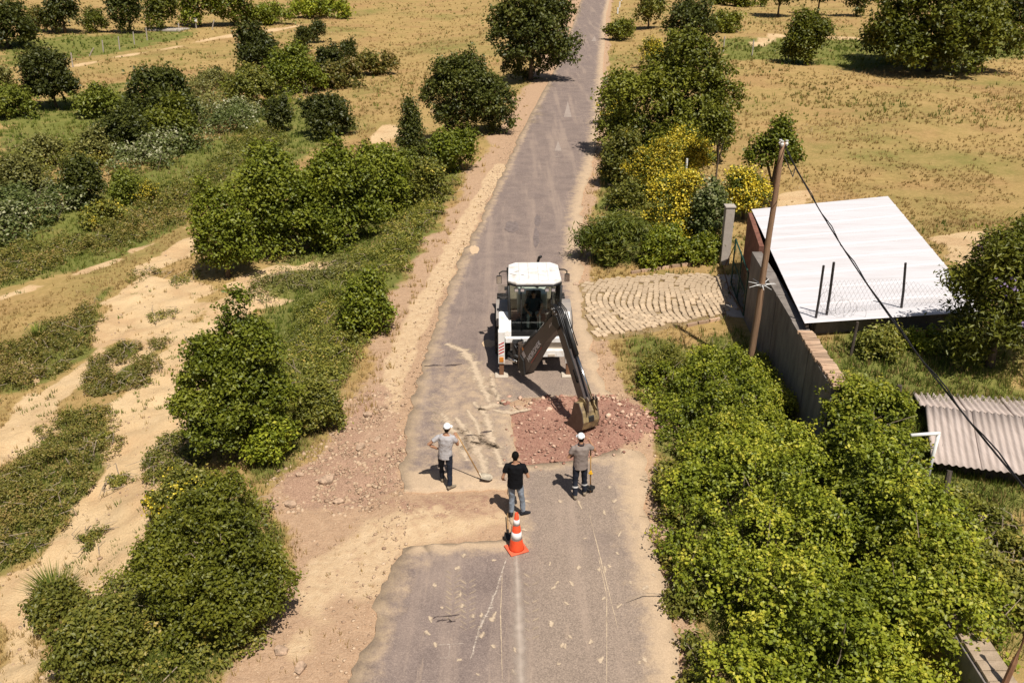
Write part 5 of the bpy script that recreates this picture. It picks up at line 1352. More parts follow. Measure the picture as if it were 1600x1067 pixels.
# dust streaks, tyre prints, worn paint: thin sheets on the asphalt
DUSTM = mat("dust", (0.60, 0.43, 0.27), rough=1.0, scale=12, col2=(0.45, 0.32, 0.205), spec=0.05)
PAINT = mat("worn_paint", (0.52, 0.43, 0.35), rough=0.9, scale=18, col2=(0.30, 0.23, 0.18), thr=(0.40, 0.62))
TAR = mat("tar", (0.07, 0.05, 0.045), rough=0.8)
def ribbon(pts, w, z, seed, jit=0.35):
    """flat ragged strip through picture points lying on the road: three points across, the middle one full"""
    r_ = np.random.default_rng(seed)
    P = [np.array(ray0(*p, ROAD_Z)) for p in pts]; Q = []
    for a, b in zip(P[:-1], P[1:]):
        n = max(2, int(np.linalg.norm(b - a) / 0.12))
        Q += [a + (b - a) * k / n for k in range(n)]
    Q.append(P[-1]); n = len(Q); vs = []
    for i, p in enumerate(Q):
        d = Q[min(i + 1, n - 1)] - Q[max(i - 1, 0)]; d = d / (np.linalg.norm(d) + 1e-9); s_ = np.array([-d[1], d[0]])
        ww = w * (0.35 + 0.65 * math.sin(math.pi * (0.04 + 0.92 * i / (n - 1))))
        for sg in (-1, 0, 1): vs.append((*(p + s_ * sg * ww * 1.5 * (1 - jit + 2 * jit * r_.random())), ROAD_Z + z))
    f = []
    for i in range(n - 1):
        for k in (0, 1): f.append((3 * i + k, 3 * i + k + 1, 3 * i + k + 4, 3 * i + k + 3))
    return vs, f
def sheet_object(mb, name, m, parent=None):
    o = mb.build(name, m, parent); n = len(o.data.vertices)
    a = o.data.attributes.new("full", 'FLOAT', 'POINT'); a.data.foreach_set("value", np.tile([0.0, 1.0, 0.0], n // 3).astype(np.float32)); return o
def soften(m, lo, hi, scale, w=1.0):
    """let the thin layer break up towards its edges"""
    nt = m.node_tree; N, L = nt.nodes, nt.links; b = N["Principled BSDF"]
    at = N.new("ShaderNodeAttribute"); at.attribute_name = "full"
    tc = N.new("ShaderNodeTexCoord"); nz = N.new("ShaderNodeTexNoise"); nz.inputs["Scale"].default_value = scale; nz.inputs["Detail"].default_value = 6; nz.inputs["Roughness"].default_value = 0.75
    L.new(tc.outputs["Object"], nz.inputs["Vector"])
    ma = N.new("ShaderNodeMath"); ma.operation = 'MULTIPLY_ADD'; ma.inputs[1].default_value = w * 2; ma.inputs[2].default_value = -w; L.new(nz.outputs["Fac"], ma.inputs[0])
    ad = N.new("ShaderNodeMath"); ad.operation = 'ADD'; L.new(at.outputs["Fac"], ad.inputs[0]); L.new(ma.outputs[0], ad.inputs[1])
    mr = N.new("ShaderNodeMapRange"); mr.interpolation_type = 'SMOOTHSTEP'; mr.inputs[1].default_value = lo; mr.inputs[2].default_value = hi; L.new(ad.outputs[0], mr.inputs[0])
    L.new(mr.outputs[0], b.inputs["Alpha"])
    return m
DUSTS = soften(mat("dust_layer", (0.54, 0.42, 0.295), rough=1.0, scale=12, col2=(0.43, 0.325, 0.225), spec=0.05), 0.05, 1.0, 8.0, 1.1)
PAINT = soften(PAINT, 0.25, 1.1, 12.0, 1.6)
PAINTC = soften(mat("faded_line", (0.50, 0.41, 0.33), rough=0.9, scale=14, col2=(0.34, 0.265, 0.21)), -0.1, 1.3, 7.0, 1.0)
TAR = soften(TAR, 0.2, 0.8, 12.0, 1.0)
db = MB()
for i, (pts, w) in enumerate([([(697, 537), (725, 548), (740, 570), (752, 600), (765, 628)], 0.11), ([(768, 583), (770, 605), (783, 632)], 0.06), ([(690, 645), (705, 668), (722, 690), (730, 720)], 0.08),
                              ([(712, 652), (735, 680), (750, 710), (760, 745)], 0.09), ([(740, 628), (760, 650), (770, 690), (785, 730)], 0.08), ([(730, 640), (745, 662), (752, 690)], 0.05),
                              ([(770, 640), (800, 645), (850, 634)], 0.06), ([(735, 690), (790, 700)], 0.04), ([(745, 640), (800, 625)], 0.06), ([(935, 870), (948, 930), (948, 1067)], 0.012), ([(920, 800), (940, 880), (965, 980)], 0.012), ([(785, 890), (782, 960), (785, 1060)], 0.012)]):
    db.add(*ribbon(pts, w * (2.3 if w > 0.03 else 1.0), 0.004, 300 + i, 0.5))
r_ = np.random.default_rng(44)
for i in range(70):           # scuffs and boot prints
    px, py = 650 + r_.random() * 370, 745 + r_.random() * 310
    if py < 860 and px < 810: continue
    a = r_.normal() * 0.9; l = 8 + 9 * r_.random()
    db.add(*ribbon([(px, py), (px + l * math.sin(a) * .6, py + l * math.cos(a) * .7)], 0.035 + 0.03 * r_.random(), 0.005 + 0.0001 * i, 400 + i, 0.5))
tp = MB()
for cx, cy, n, st in ((708, 895, 10, 8), (731, 910, 9, 9), (685, 618, 7, 7), (640 + 50, 640, 5, 7), (830, 900, 8, 14)):     # tyre prints
    for k in range(n):
        yy = cy + k * st; w = 12
        tp.add(*ribbon([(cx - w, yy - 4), (cx - 2, yy + 2)], 0.034, 0.006, 500 + k, 0.6)); tp.add(*ribbon([(cx + w, yy - 6), (cx + 2, yy)], 0.034, 0.0065, 520 + k, 0.6))
tag(sheet_object(tp, "tyre_prints", soften(mat("dust_thin", (0.47, 0.36, 0.255), rough=1.0, scale=12, col2=(0.38, 0.29, 0.205), spec=0.05), 0.1, 1.5, 5.0, 1.0)), "faint dusty tyre prints on the asphalt", kind="stuff")
tag(sheet_object(db, "dust", DUSTS), "pale dust streaks, scuffs and tyre prints on the asphalt", kind="stuff")
def marking(pts_list, w, m, nm, z=0.008, seed=1, jit=0.25):
    mb = MB()
    for i, p in enumerate(pts_list): mb.add(*ribbon(p, w, z, seed + i, jit))
    return sheet_object(mb, nm, m, road)
marking([[(807, 868), (809, 930), (812, 1000), (815, 1090), (822, 1300)]], 0.12, PAINTC, "centre_line")
marking([[(791, 872), (778, 915), (765, 950), (748, 985), (735, 1030)]], 0.045, PAINT, "paint_trail", 0.010, 7, 0.6)
marking([[(684, 1008), (727, 1005)], [(684, 1028), (706, 1028)], [(703, 1007), (701, 1027)]], 0.014, PAINT, "survey_mark", 0.009, 11)
marking([[(677, 966), (686, 962)], [(682, 972), (692, 967)], [(690, 970), (700, 968)], [(698, 972), (712, 970)], [(684, 964), (718, 960)], [(700, 966), (706, 971)]], 0.02, TAR, "tar_scribble", 0.010, 21, 0.6)
marking([[(663, 572), (690, 571)], [(695, 572), (722, 569)], [(726, 681), (742, 679)], [(750, 677), (768, 673)]], 0.05, TAR, "tar_crack", 0.009, 31, 0.6)
PAINTF = mat("old_paint", (0.36, 0.29, 0.24), rough=0.9, scale=6, col2=(0.25, 0.195, 0.16))
def arrow(px, py, px2, py2, w):
    a, b = Vector(ray0(px, py)), Vector(ray0(px2, py2)); d = (b - a).normalized(); s_ = Vector((-d.y, d.x))
    MB().add([(*(a + s_ * w), ROAD_Z + .008), (*(a - s_ * w), ROAD_Z + .008), (*b, ROAD_Z + .008)], [(0, 1, 2)]).build("arrow_mark", PAINTF, road)
arrow(887, 185, 887, 160, 0.28); arrow(872, 238, 872, 222, 0.22); arrow(928, 66, 929, 58, 0.3)
marking([[(862, 245), (876, 245)]], 0.1, PAINT, "paint_dash", 0.008, 41)
PATCH = mat("road_patch", (0.185, 0.142, 0.125), rough=0.9, scale=8, var=0.2)
def blob(cx, cy, rx, ry, m, nm, seed, z=0.011):
    r2 = np.random.default_rng(seed)
    pts = [(*ray0(cx + rx * math.cos(a) * (0.8 + .35 * r2.random()), cy + ry * math.sin(a) * (0.8 + .35 * r2.random()), ROAD_Z), ROAD_Z + z) for a in np.linspace(0, 6.283, 19)[:-1]]
    MB().add(pts, [tuple(range(17, -1, -1))]).build(nm, m, road)
blob(741, 391, 8, 7, DUSTM, "pale_patch", 1); blob(800, 355, 11, 9, PATCH, "tar_patch", 2); blob(838, 372, 5, 16, PATCH, "tar_patch", 3); blob(840, 345, 5, 9, PATCH, "tar_patch", 4); blob(765, 537, 12, 6, DUSTM, "pale_patch", 5)
print("tris", NTRI[0])

# ------------------------------------------------------------------ backhoe loader
MWHITE = mat("machine_white", (0.72, 0.695, 0.66), rough=0.42, scale=4.5, col2=(0.52, 0.45, 0.36), thr=(0.48, 0.72), spec=0.45, detail=9.0)
MCREAM = mat("machine_dusty_white", (0.58, 0.51, 0.42), rough=0.6, scale=4.0, col2=(0.44, 0.36, 0.27))
MBROWN = mat("machine_dark_brown", (0.060, 0.045, 0.040), rough=0.45, scale=4.0, col2=(0.10, 0.077, 0.064), thr=(0.5, 0.8), spec=0.4)
MBLACK = mat("machine_black", (0.018, 0.017, 0.016), rough=0.55, scale=6.0, col2=(0.05, 0.043, 0.037), thr=(0.5, 0.85))
HOSE = mat("hose_rubber", (0.014, 0.013, 0.013), rough=0.45, var=0.2, spec=0.5)
RUBBER = mat("tyre_rubber", (0.024, 0.022, 0.021), rough=0.9, scale=7.0, col2=(0.13, 0.10, 0.075), thr=(0.55, 0.85), bump=0.3)
CHROME = mat("chrome_rod", (0.62, 0.60, 0.57), rough=0.22, metal=1.0, var=0.05)
WORN = mat("worn_bucket", (0.36, 0.27, 0.13), rough=0.55, scale=5.0, col2=(0.13, 0.09, 0.06), metal=0.25, thr=(0.4, 0.65), bump=0.2)
STEEL = mat("bare_steel", (0.17, 0.13, 0.10), rough=0.5, scale=6.0, col2=(0.09, 0.065, 0.05), metal=0.4)
GREYP = mat("grey_plastic", (0.20, 0.185, 0.18), rough=0.6, scale=4.0, col2=(0.32, 0.27, 0.225))
REDP = mat("red_reflector", (0.50, 0.035, 0.03), rough=0.4, var=0.1)
ORANGE = mat("orange_lens", (0.60, 0.22, 0.03), rough=0.3, var=0.1)
LENS = mat("lamp_glass", (0.42, 0.36, 0.34), rough=0.15, spec=0.6, var=0.1)
def glass_material():
    m = bpy.data.materials.new("cab_glass"); m.use_nodes = True
    nt = m.node_tree; N, L = nt.nodes, nt.links
    out = N["Material Output"]; N.remove(N["Principled BSDF"])
    t = N.new("ShaderNodeBsdfTransparent"); t.inputs[0].default_value = (0.78, 0.84, 0.77, 1)
    g = N.new("ShaderNodeBsdfGlossy"); g.inputs["Roughness"].default_value = 0.06; g.inputs[0].default_value = (0.9, 0.95, 0.9, 1)
    fr = N.new("ShaderNodeFresnel"); fr.inputs[0].default_value = 1.45
    ma = N.new("ShaderNodeMath"); ma.operation = 'MULTIPLY_ADD'; ma.inputs[1].default_value = 0.9; ma.inputs[2].default_value = 0.03
    L.new(fr.outputs[0], ma.inputs[0])
    mx = N.new("ShaderNodeMixShader"); L.new(ma.outputs[0], mx.inputs[0]); L.new(t.outputs[0], mx.inputs[1]); L.new(g.outputs[0], mx.inputs[2])
    L.new(mx.outputs[0], out.inputs[0]); return m
GLASS = glass_material()
MX, MY, MZ = 0.70, 24.55, ROAD_Z
bh = empty("backhoe_loader", (MX, MY, MZ), rad(0.8), "white and dark brown backhoe loader digging the red patch", "backhoe loader")
# running gear
def wheel(x, y, r, w, nl, side):
    wo = MB().lathe([(r * .52, -w / 2), (r * .93, -w / 2), (r, -w * .36), (r, w * .36), (r * .93, w / 2), (r * .52, w / 2)], (x, y, r), 'x', 30)
    for k in range(nl):
        for sg in (-1, 1):
            a = 6.283 * (k + (0.25 if sg > 0 else 0)) / nl
            R = Matrix.Rotation(a, 3, 'X') @ Matrix.Rotation(sg * 0.6, 3, 'Z')
            wo.box(Vector((x + sg * w * .24, y, r)) + Matrix.Rotation(a, 3, 'X') @ Vector((0, 0, r + 0.005)), (w * .52, 0.05, 0.05), Matrix.Rotation(a, 3, 'X') @ Matrix.Rotation(sg * 0.6, 3, 'Z'))
    t = wo.build("wheel", RUBBER, bh)
    MB().lathe([(0.02, -w * .1), (r * .3, -w * .16), (r * .5, -w * .38), (r * .54, -w * .42), (r * .54, w * .42), (r * .5, w * .38), (r * .3, w * .16), (0.02, w * .1)], (x, y, r), 'x', 24).build("rim", MCREAM, t)
for sx in (-1, 1):
    wheel(sx * 1.0, 1.75, 0.74, 0.46, 20, sx)
    wheel(sx * 0.98, 3.95, 0.52, 0.36, 18, sx)
MB().box((0, 2.1, 0.62), (0.8, 3.9, 0.42)).build("chassis", MBLACK, bh, bevel=0.03)
for sx in (-1, 1):
    fb = MB(); n = 9
    for i in range(n):
        a0, a1 = rad(25 + 130 * i / n), rad(25 + 130 * (i + 1) / n)
        p = [(sx * 0.76, 1.75 - math.cos(a) * .86, 0.84 + math.sin(a) * .86) for a in (a0, a1)]
        fb.prism([p[0], p[1], (p[1][0], p[1][1], p[1][2] + .03), (p[0][0], p[0][1], p[0][2] + .03)], (sx * 0.42, 0, 0))
    fb.build("fender", GREYP, bh)
# body: hood, side panels, rear frame
MB().prism([(-.48, 2.4, .8), (-.48, 4.3, .8), (-.48, 4.3, 1.45), (-.48, 4.05, 1.62), (-.48, 2.4, 1.72)], (0.96, 0, 0)).build("hood", MWHITE, bh, bevel=0.05)
MB().tube([(0.18, 3.0, 1.6), (0.18, 3.0, 2.35), (0.19, 2.97, 2.62), (0.22, 2.88, 2.78), (0.27, 2.74, 2.86)], 0.045, 10).build("exhaust_pipe", MBLACK, bh, smooth=True)
for sx in (-1, 1):
    MB().prism([(sx * .72, 0.12, 1.02), (sx * .72, 0.12, 1.42), (sx * .72, 0.45, 1.46), (sx * .72, 0.95, 1.72), (sx * .72, 1.0, 1.02)], (sx * .38, 0, 0)).build("side_panel", MWHITE, bh, bevel=0.02)
    MB().prism([(sx * .74, 2.45, 0.9), (sx * .74, 4.6, 0.95), (sx * .74, 5.1, .35), (sx * .74, 4.9, .3), (sx * .74, 4.4, .72), (sx * .74, 2.45, .72)], (sx * .12, 0, 0)).build("loader_arm", MBROWN, bh, bevel=0.015)
bk = MB().prism([(-1.12, 5.0, 0.08), (-1.12, 5.75, 0.06), (-1.12, 5.75, 0.1), (-1.12, 5.12, 0.16), (-1.12, 5.02, .5), (-1.12, 5.25, .9), (-1.12, 5.2, .93), (-1.12, 4.92, .5)], (2.24, 0, 0)).build("front_bucket", STEEL, bh)
MB().box((0.12, 0.02, 0.74), (1.72, 0.16, 0.22)).build("rear_beam", MWHITE, bh, bevel=0.015)
MB().box((0.0, 0.03, 1.18), (1.80, 0.14, 0.16)).build("rear_beam", MWHITE, bh, bevel=0.015)
MB().box((0.1, 0.09, 0.96), (1.7, 0.05, 0.40)).build("back_plate", MCREAM, bh)
MB().box((0.5, -0.072, 0.70), (0.2, 0.03, 0.06)).build("tow_plate", MCREAM, bh)
for sx in (-1, 1):
    st = MB().box((sx * 1.02, -0.02, 0.98), (0.20, 0.24, 1.06)).build("stabiliser", MWHITE, bh, bevel=0.015)
    MB().box((sx * 1.02, -0.02, 0.32), (0.14, 0.15, 0.62)).build("inner_leg", RUST, st, bevel=0.01)
    MB().box((sx * 1.02, -0.06, 0.025), (0.40, 0.34, 0.05)).build("foot_pad", MCREAM, st, bevel=0.012)
    MB().box((sx * 1.02, -0.145, 0.94), (0.165, 0.012, 0.40)).build("warning_panel", WHITEP, st)
    for k in range(4):
        z = 0.80 + k * 0.1
        MB().add([(sx * 1.02 - .078, -.154, z - .03), (sx * 1.02 + .078, -.154, z + .05), (sx * 1.02 + .078, -.154, z + .095), (sx * 1.02 - .078, -.154, z + .015)], [(0, 1, 2, 3)]).build("warning_stripe", REDP, st)
    MB().box((sx * 1.02, -0.15, 0.60), (0.13, 0.03, 0.16)).build("tail_light", ORANGE, st, bevel=0.008)
# hydraulics between frame and boom
mb = MB(); rng = np.random.default_rng(12)
for i in range(16):
    a = Vector((-0.75 + 0.06 * i * 0.5, -0.04, 0.7 + 0.5 * rng.random())); b = Vector((-0.62 + 0.3 * rng.random(), -0.2 - .2 * rng.random(), 0.5 + .8 * rng.random()))
    mb.tube([a, a.lerp(b, .4) + Vector((rng.normal() * .06, -.12, .12)), b], 0.022, 6)
tag(mb.build("hydraulic_hose", HOSE, bh, smooth=True), kind="stuff")
MB().box((-0.52, -0.15, 0.85), (0.34, 0.26, 0.75)).build("slide_carriage", MBLACK, bh, bevel=0.03)
MB().lathe([(0.03, -0.42), (0.11, -0.42), (0.11, 0.42), (0.03, 0.42)], (-0.42, -0.34, 0.82), 'z', 16).build("king_post", STEEL, bh)
MB().tube([(-0.8, -0.06, 0.78), (-0.5, -0.36, 0.78)], 0.06, 10).build("swing_cylinder", MBLACK, bh, smooth=True)
MB().tube([(-0.8, -0.10, 0.62), (-0.55, -0.36, 0.62)], 0.05, 10).build("swing_cylinder", CHROME, bh, smooth=True)

# boom, dipper and bucket lie in one upright plane turned to the right rear
F0 = Vector((-0.28, -0.50, -MZ)); SD = Vector((0.485, -0.874, 0)).normalized(); ND = Vector((SD.y, -SD.x, 0))     # ND points to the visible flank
if ND.x > 0: ND = -ND
def pp(s_, z, n=0.0):
    z = z if z < 1.0 else 1.0 + (z - 1.0) * 0.90
    return F0 + SD * s_ + ND * n + Vector((0, 0, z))
def plate(poly, th, name, m, bev=0.015, off=0.0, parent=None):
    return MB().prism([pp(a, b, off - th / 2) for a, b in poly], ND * th).build(name, m, parent or bh, bevel=bev)
boom = plate([(-.14, .62), (.02, .44), (.22, .50), (.62, 1.05), (1.22, 2.02), (1.90, 2.82), (1.92, 3.02), (1.72, 3.14), (1.5, 3.02), (.74, 2.12), (.12, 1.42), (-.16, 1.2)], 0.27, "boom", MBROWN)
plate([(-.18, .5), (.06, .36), (.2, .46), (.1, .9), (-.1, 1.0)], 0.36, "boom_foot", MBLACK)
plate([(1.62, 2.84), (1.90, 2.76), (2.02, 2.95), (1.86, 3.2), (1.66, 3.16)], 0.33, "elbow_bracket", MBLACK)
dip = plate([(1.52, 3.22), (1.72, 3.34), (1.98, 3.16), (2.32, 2.62), (3.26, 1.02), (3.22, .84), (3.06, .82), (2.86, 1.0), (1.84, 2.62), (1.55, 3.0)], 0.20, "dipper_arm", MBROWN)
for nn in (-.05, .05):
    MB().tube([pp(.05, 1.34, nn * 2), pp(.72, 2.20, nn * 2)], 0.055, 10).build("boom_cylinder", MBLACK, bh, smooth=True)
MB().tube([pp(.70, 2.18), pp(1.46, 3.16)], 0.032, 10).build("cylinder_rod", CHROME, bh, smooth=True)
MB().tube([pp(2.06, 3.18), pp(2.66, 2.24)], 0.062, 12).build("bucket_cylinder", MBLACK, bh, smooth=True)
MB().tube([pp(2.64, 2.27), pp(3.44, 1.16)], 0.034, 12).build("cylinder_rod", CHROME, bh, smooth=True)
for nn in (-.1, .1):
    plate([(3.38, 1.2), (3.46, 1.12), (3.16, .86), (3.06, .92)], 0.03, "link_plate", STEEL, 0.0, nn)
    plate([(3.40, 1.24), (3.50, 1.16), (3.52, .78), (3.42, .78)], 0.03, "link_plate", STEEL, 0.0, nn * 1.4)
MB().tube([pp(1.95, 3.05, .13), pp(2.3, 2.7, .15), pp(2.75, 2.0, .15), pp(2.95, 1.62, .13), pp(2.90, 1.45, .12), pp(2.7, 1.8, .13)], 0.018, 6).build("hydraulic_hose", HOSE, bh, smooth=True)
hb = MB()
for k in range(6):
    nn = -0.12 + 0.05 * k
    hb.tube([pp(1.1, 2.5, nn), pp(1.42, 3.12, nn), pp(1.62, 3.46 + .03 * (k % 3), nn * 1.2), pp(1.9, 3.38, nn), pp(2.15, 2.98, nn), pp(2.5, 2.45, nn)], 0.017, 6)
tag(hb.build("hydraulic_hose", HOSE, bh, smooth=True), kind="stuff")
for k in range(4): MB().tube([pp(1.55 + .1 * k, 3.3 - .05 * k, -.14), pp(1.55 + .1 * k, 3.3 - .05 * k, .14)], 0.03, 8).build("hose_clamp", GALV, bh)
# digging bucket: curved shell between two side plates
outer = [(2.98, .93), (3.24, 1.02), (3.44, .82), (3.52, .52), (3.44, .24), (3.22, .08), (2.94, .03), (2.58, .03)]
inner = [(2.58, .055), (2.92, .06), (3.19, .12), (3.39, .27), (3.46, .52), (3.39, .78), (3.24, .96), (3.02, .88)]
shrink = lambda P: [(3.05 + (a - 3.05) * 0.88, b * 0.90) if b < 0.9 else (3.05 + (a - 3.05) * 0.88, b * 0.95) for a, b in P]
outer, inner = shrink(outer), shrink(inner)
bkt = plate(outer + inner, 0.50, "digging_bucket", WORN, 0.0)
for nn in (-.26, .26): plate(shrink([(2.98, .93), (3.24, 1.02), (3.44, .82), (3.52, .52), (3.44, .24), (3.22, .08), (2.94, .03), (2.58, .03), (2.66, .16), (2.86, .5)]), 0.025, "side_plate", STEEL, 0.0, nn, bkt)
for k in range(5):
    nn = -.22 + .11 * k
    plate([(2.68, .015), (2.68, .06), (2.48, .025), (2.48, .012)], 0.05, "tooth", STEEL, 0.0, nn, bkt)
for nn in (-.12, .12): plate([(2.98, .9), (3.06, 1.06), (3.24, 1.08), (3.52, .86), (3.44, .76), (3.24, .96)], 0.03, "ear", WORN, 0.0, nn, bkt)
plate([(3.40, .64), (3.455, .60), (3.472, .46), (3.43, .42)], 0.17, "wear_slot", MBLACK, 0.0, 0.0, bkt)
# lettering on the flank of the boom
bx_ = (pp(1.25, 2.3) - pp(.35, 1.0)).normalized(); bn = ND.copy(); by_ = bn.cross(bx_).normalized()
RM = Matrix((bx_, by_, bn)).transposed()
def letters(txt, size, at, par, m, nm="lettering"):
    cu = bpy.data.curves.new(nm, 'FONT'); cu.body = txt; cu.size = size; cu.extrude = 0.002; cu.align_x = 'CENTER'; cu.align_y = 'CENTER'; cu.materials.append(m)
    t = bpy.data.objects.new(nm, cu); COL.objects.link(t)
    me = bpy.data.meshes.new_from_object(t); bpy.data.objects.remove(t)
    o = link(nm, me, par); o.matrix_local = Matrix.Translation(at) @ RM.to_4x4(); return o
LET = mat("lettering_white", (0.74, 0.70, 0.68), rough=0.5, var=0.05)
letters("HIDROMEK", 0.215, pp(.66, 1.46, .1385), boom, LET)
for i in range(5):                                                     # small five-bar emblem before the name
    c = pp(.14, 1.03, .139) + by_ * (0.14 - 0.036 * i)
    MB().add([c + bx_ * (-.09) - by_ * .012, c + bx_ * .09 - by_ * .012, c + bx_ * .09 + by_ * .012, c - bx_ * .09 + by_ * .012], [(0, 1, 2, 3)]).build("emblem_bar", LET, boom)
c = pp(.80, 1.42, .1385); MB().add([c - bx_ * .5 - by_ * .02, c + bx_ * .45 - by_ * .02, c + bx_ * .45, c - bx_ * .5], [(0, 1, 2, 3)]).build("red_underline", REDP, boom)
c = pp(.02, 1.26, .139); MB().add([c - bx_ * .05 - by_ * .05, c + bx_ * .05 - by_ * .05, c + bx_ * .05 + by_ * .05, c - bx_ * .05 + by_ * .05], [(0, 1, 2, 3)]).build("orange_reflector", ORANGE, boom)
for k in range(3):
    c = pp(1.50 + .07 * k, 2.70 + .09 * k, .1385); MB().add([c - bx_ * .05 - by_ * .012, c + bx_ * .05 + by_ * .03, c + bx_ * .05 + by_ * .055, c - bx_ * .05 + by_ * .012], [(0, 1, 2, 3)]).build("white_stripe", LET, boom)

# cab
cab = empty("cab", (0, 0, 0)); cab.parent = bh
cw0, cw1, y0, y1, zb, zt = 0.74, 0.80, 0.62, 2.32, 1.02, 2.66
MB().box((0, 1.47, 1.0), (1.44, 1.66, 0.12)).build("floor", MBLACK, cab, bevel=0.02)
MB().prism([(-cw0, y0, .92), (cw0, y0, .92), (cw0 + .01, y0, 1.22), (-cw0 - .01, y0, 1.22)], (0, 0.06, 0)).build("rear_sill", MBLACK, cab, bevel=0.01)
for sx in (-1, 1):
    MB().prism([(sx * cw0, y0, .92), (sx * cw0, y1, .92), (sx * (cw0 + .01), y1, 1.25), (sx * (cw0 + .01), y0, 1.2)], (-sx * 0.05, 0, 0)).build("door_panel", MBLACK, cab)
    for yy in (y0 + .05, 1.5, y1 - .05): MB().tube([(sx * cw0, yy, zb), (sx * (cw0 + .035), yy, 1.9), (sx * cw1, yy + (0.05 if yy < 1 else 0), zt)], 0.042 if yy != 1.5 else 0.03, 8).build("pillar", MBLACK, cab, smooth=True)
    MB().add([(sx * (cw0 + .03), y0 + .08, 1.2), (sx * (cw0 + .03), y1 - .08, 1.2), (sx * (cw0 + .055), y1 - .08, 1.9), (sx * (cw1 + .02), y1 - .08, zt), (sx * (cw1 + .02), y0 + .12, zt), (sx * (cw0 + .055), y0 + .1, 1.9)], [(0, 1, 2, 5), (5, 2, 3, 4)]).build("side_glass", GLASS, cab)
MB().add([(-cw0 + .04, y0 + .01, 1.22), (cw0 - .04, y0 + .01, 1.22), (cw1 - .04, y0 + .06, zt), (-cw1 + .04, y0 + .06, zt)], [(0, 1, 2, 3)]).build("rear_glass", GLASS, cab)
MB().add([(-cw0 + .04, y1, 1.22), (cw0 - .04, y1, 1.22), (cw1 - .04, y1, zt), (-cw1 + .04, y1, zt)], [(0, 1, 2, 3)]).build("front_glass", GLASS, cab)
for xx in (-.42, .52): MB().tube([(xx * .95, y0, 1.22), (xx, y0 + .05, zt)], 0.02, 6).build("window_bar", MBLACK, cab, smooth=True)
c8 = 0.24
rp = [(-.81 + c8, 0.60), (.81 - c8, 0.60), (.83, 0.60 + c8), (.80, 2.2), (.80 - c8, 2.42), (-.80 + c8, 2.42), (-.80, 2.2), (-.83, 0.60 + c8)]
MB().prism([(x, y, 2.655) for x, y in rp], (0, 0, 0.05)).build("roof_rim", MBLACK, cab, bevel=0.015)
MB().prism([(x * .985, 1.51 + (y - 1.51) * .985, 2.70) for x, y in rp], (0, 0, 0.10)).build("roof", MWHITE, cab, bevel=0.035)
rb = [MB().prism([(x - .035, .74, 2.798), (x + .035, .74, 2.798), (x + .022, .76, 2.818), (x - .022, .76, 2.818)], (0, 1.52, 0)).build("roof_rib", MWHITE, cab, bevel=0.004) for x in (-.44, -.15, .15, .44)]
STAIN = mat("roof_dirt", (0.30, 0.25, 0.19), rough=0.9, var=0.2)
for k, (x, y, a, l) in enumerate([(-.52, 1.55, 0.5, .16), (-.66, 1.30, -.7, .2), (-.36, 1.25, -.8, .14), (.53, 1.62, 0, .07)]):
    d = Vector((math.cos(a), math.sin(a), 0)); s_ = Vector((-d.y, d.x, 0)) * .022; c = Vector((x, y, 2.8045))
    MB().add([c - d * l, c - s_ - d * l * .2, c + d * l, c + s_ + d * l * .1], [(0, 1, 2, 3)]).build("dirt_mark", STAIN, cab)
for xx in (-.56, -.38, .36, .55):
    l_ = MB().box((xx, 0.53, 2.60), (0.13, 0.09, 0.10)).build("work_light", MBLACK, cab, bevel=0.012)
    MB().box((xx, 0.482, 2.60), (0.105, 0.012, 0.08)).build("lens", LENS, l_)
for sx, yy in ((-1, 1.95), (1, 2.1)):
    m_ = MB().tube([(sx * .78, yy + .1, 2.62), (sx * .98, yy, 2.66), (sx * 1.07, yy, 2.60), (sx * 1.07, yy, 2.45)], 0.022, 7).build("mirror", MBLACK, cab, smooth=True)
    MB().box((sx * 1.08, yy, 2.38), (0.16, 0.07, 0.27)).build("mirror_housing", MBLACK, m_, bevel=0.02)
    MB().box((sx * 1.08, yy - .038, 2.38), (0.13, 0.006, 0.23)).build("mirror_glass", CHROME, m_)
MB().tube([(-.82, 0.9, 2.5), (-.92, .9, 2.5)], 0.06, 8).build("beacon_mount", MBLACK, cab)
MB().prism([(-.26, 1.18, 1.3), (-.24, 1.62, 1.36), (-.24, 1.68, 1.48), (-.26, 1.62, 1.5), (-.26, 1.18, 1.44)], (.5, 0, 0)).build("seat", MBLACK, cab, bevel=0.03)
MB().box((0, 1.75, 1.78), (.48, .12, .62)).build("backrest", MBLACK, cab, bevel=0.04)
MB().box((0.48, 1.3, 1.25), (.25, .6, .5)).build("side_console", GREYP, cab, bevel=0.03)
for xx in (-.14, .14): MB().tube([(xx, .86, 1.05), (xx, .82, 1.4), (xx * .9, .80, 1.62)], 0.018, 6).build("control_lever", MBLACK, cab, smooth=True)
MB().lathe([(0.19, -0.015), (0.22, -0.015), (0.22, 0.015), (0.19, 0.015)], (0, 2.1, 1.75), 'z', 20).build("steering_wheel", MBLACK, cab)

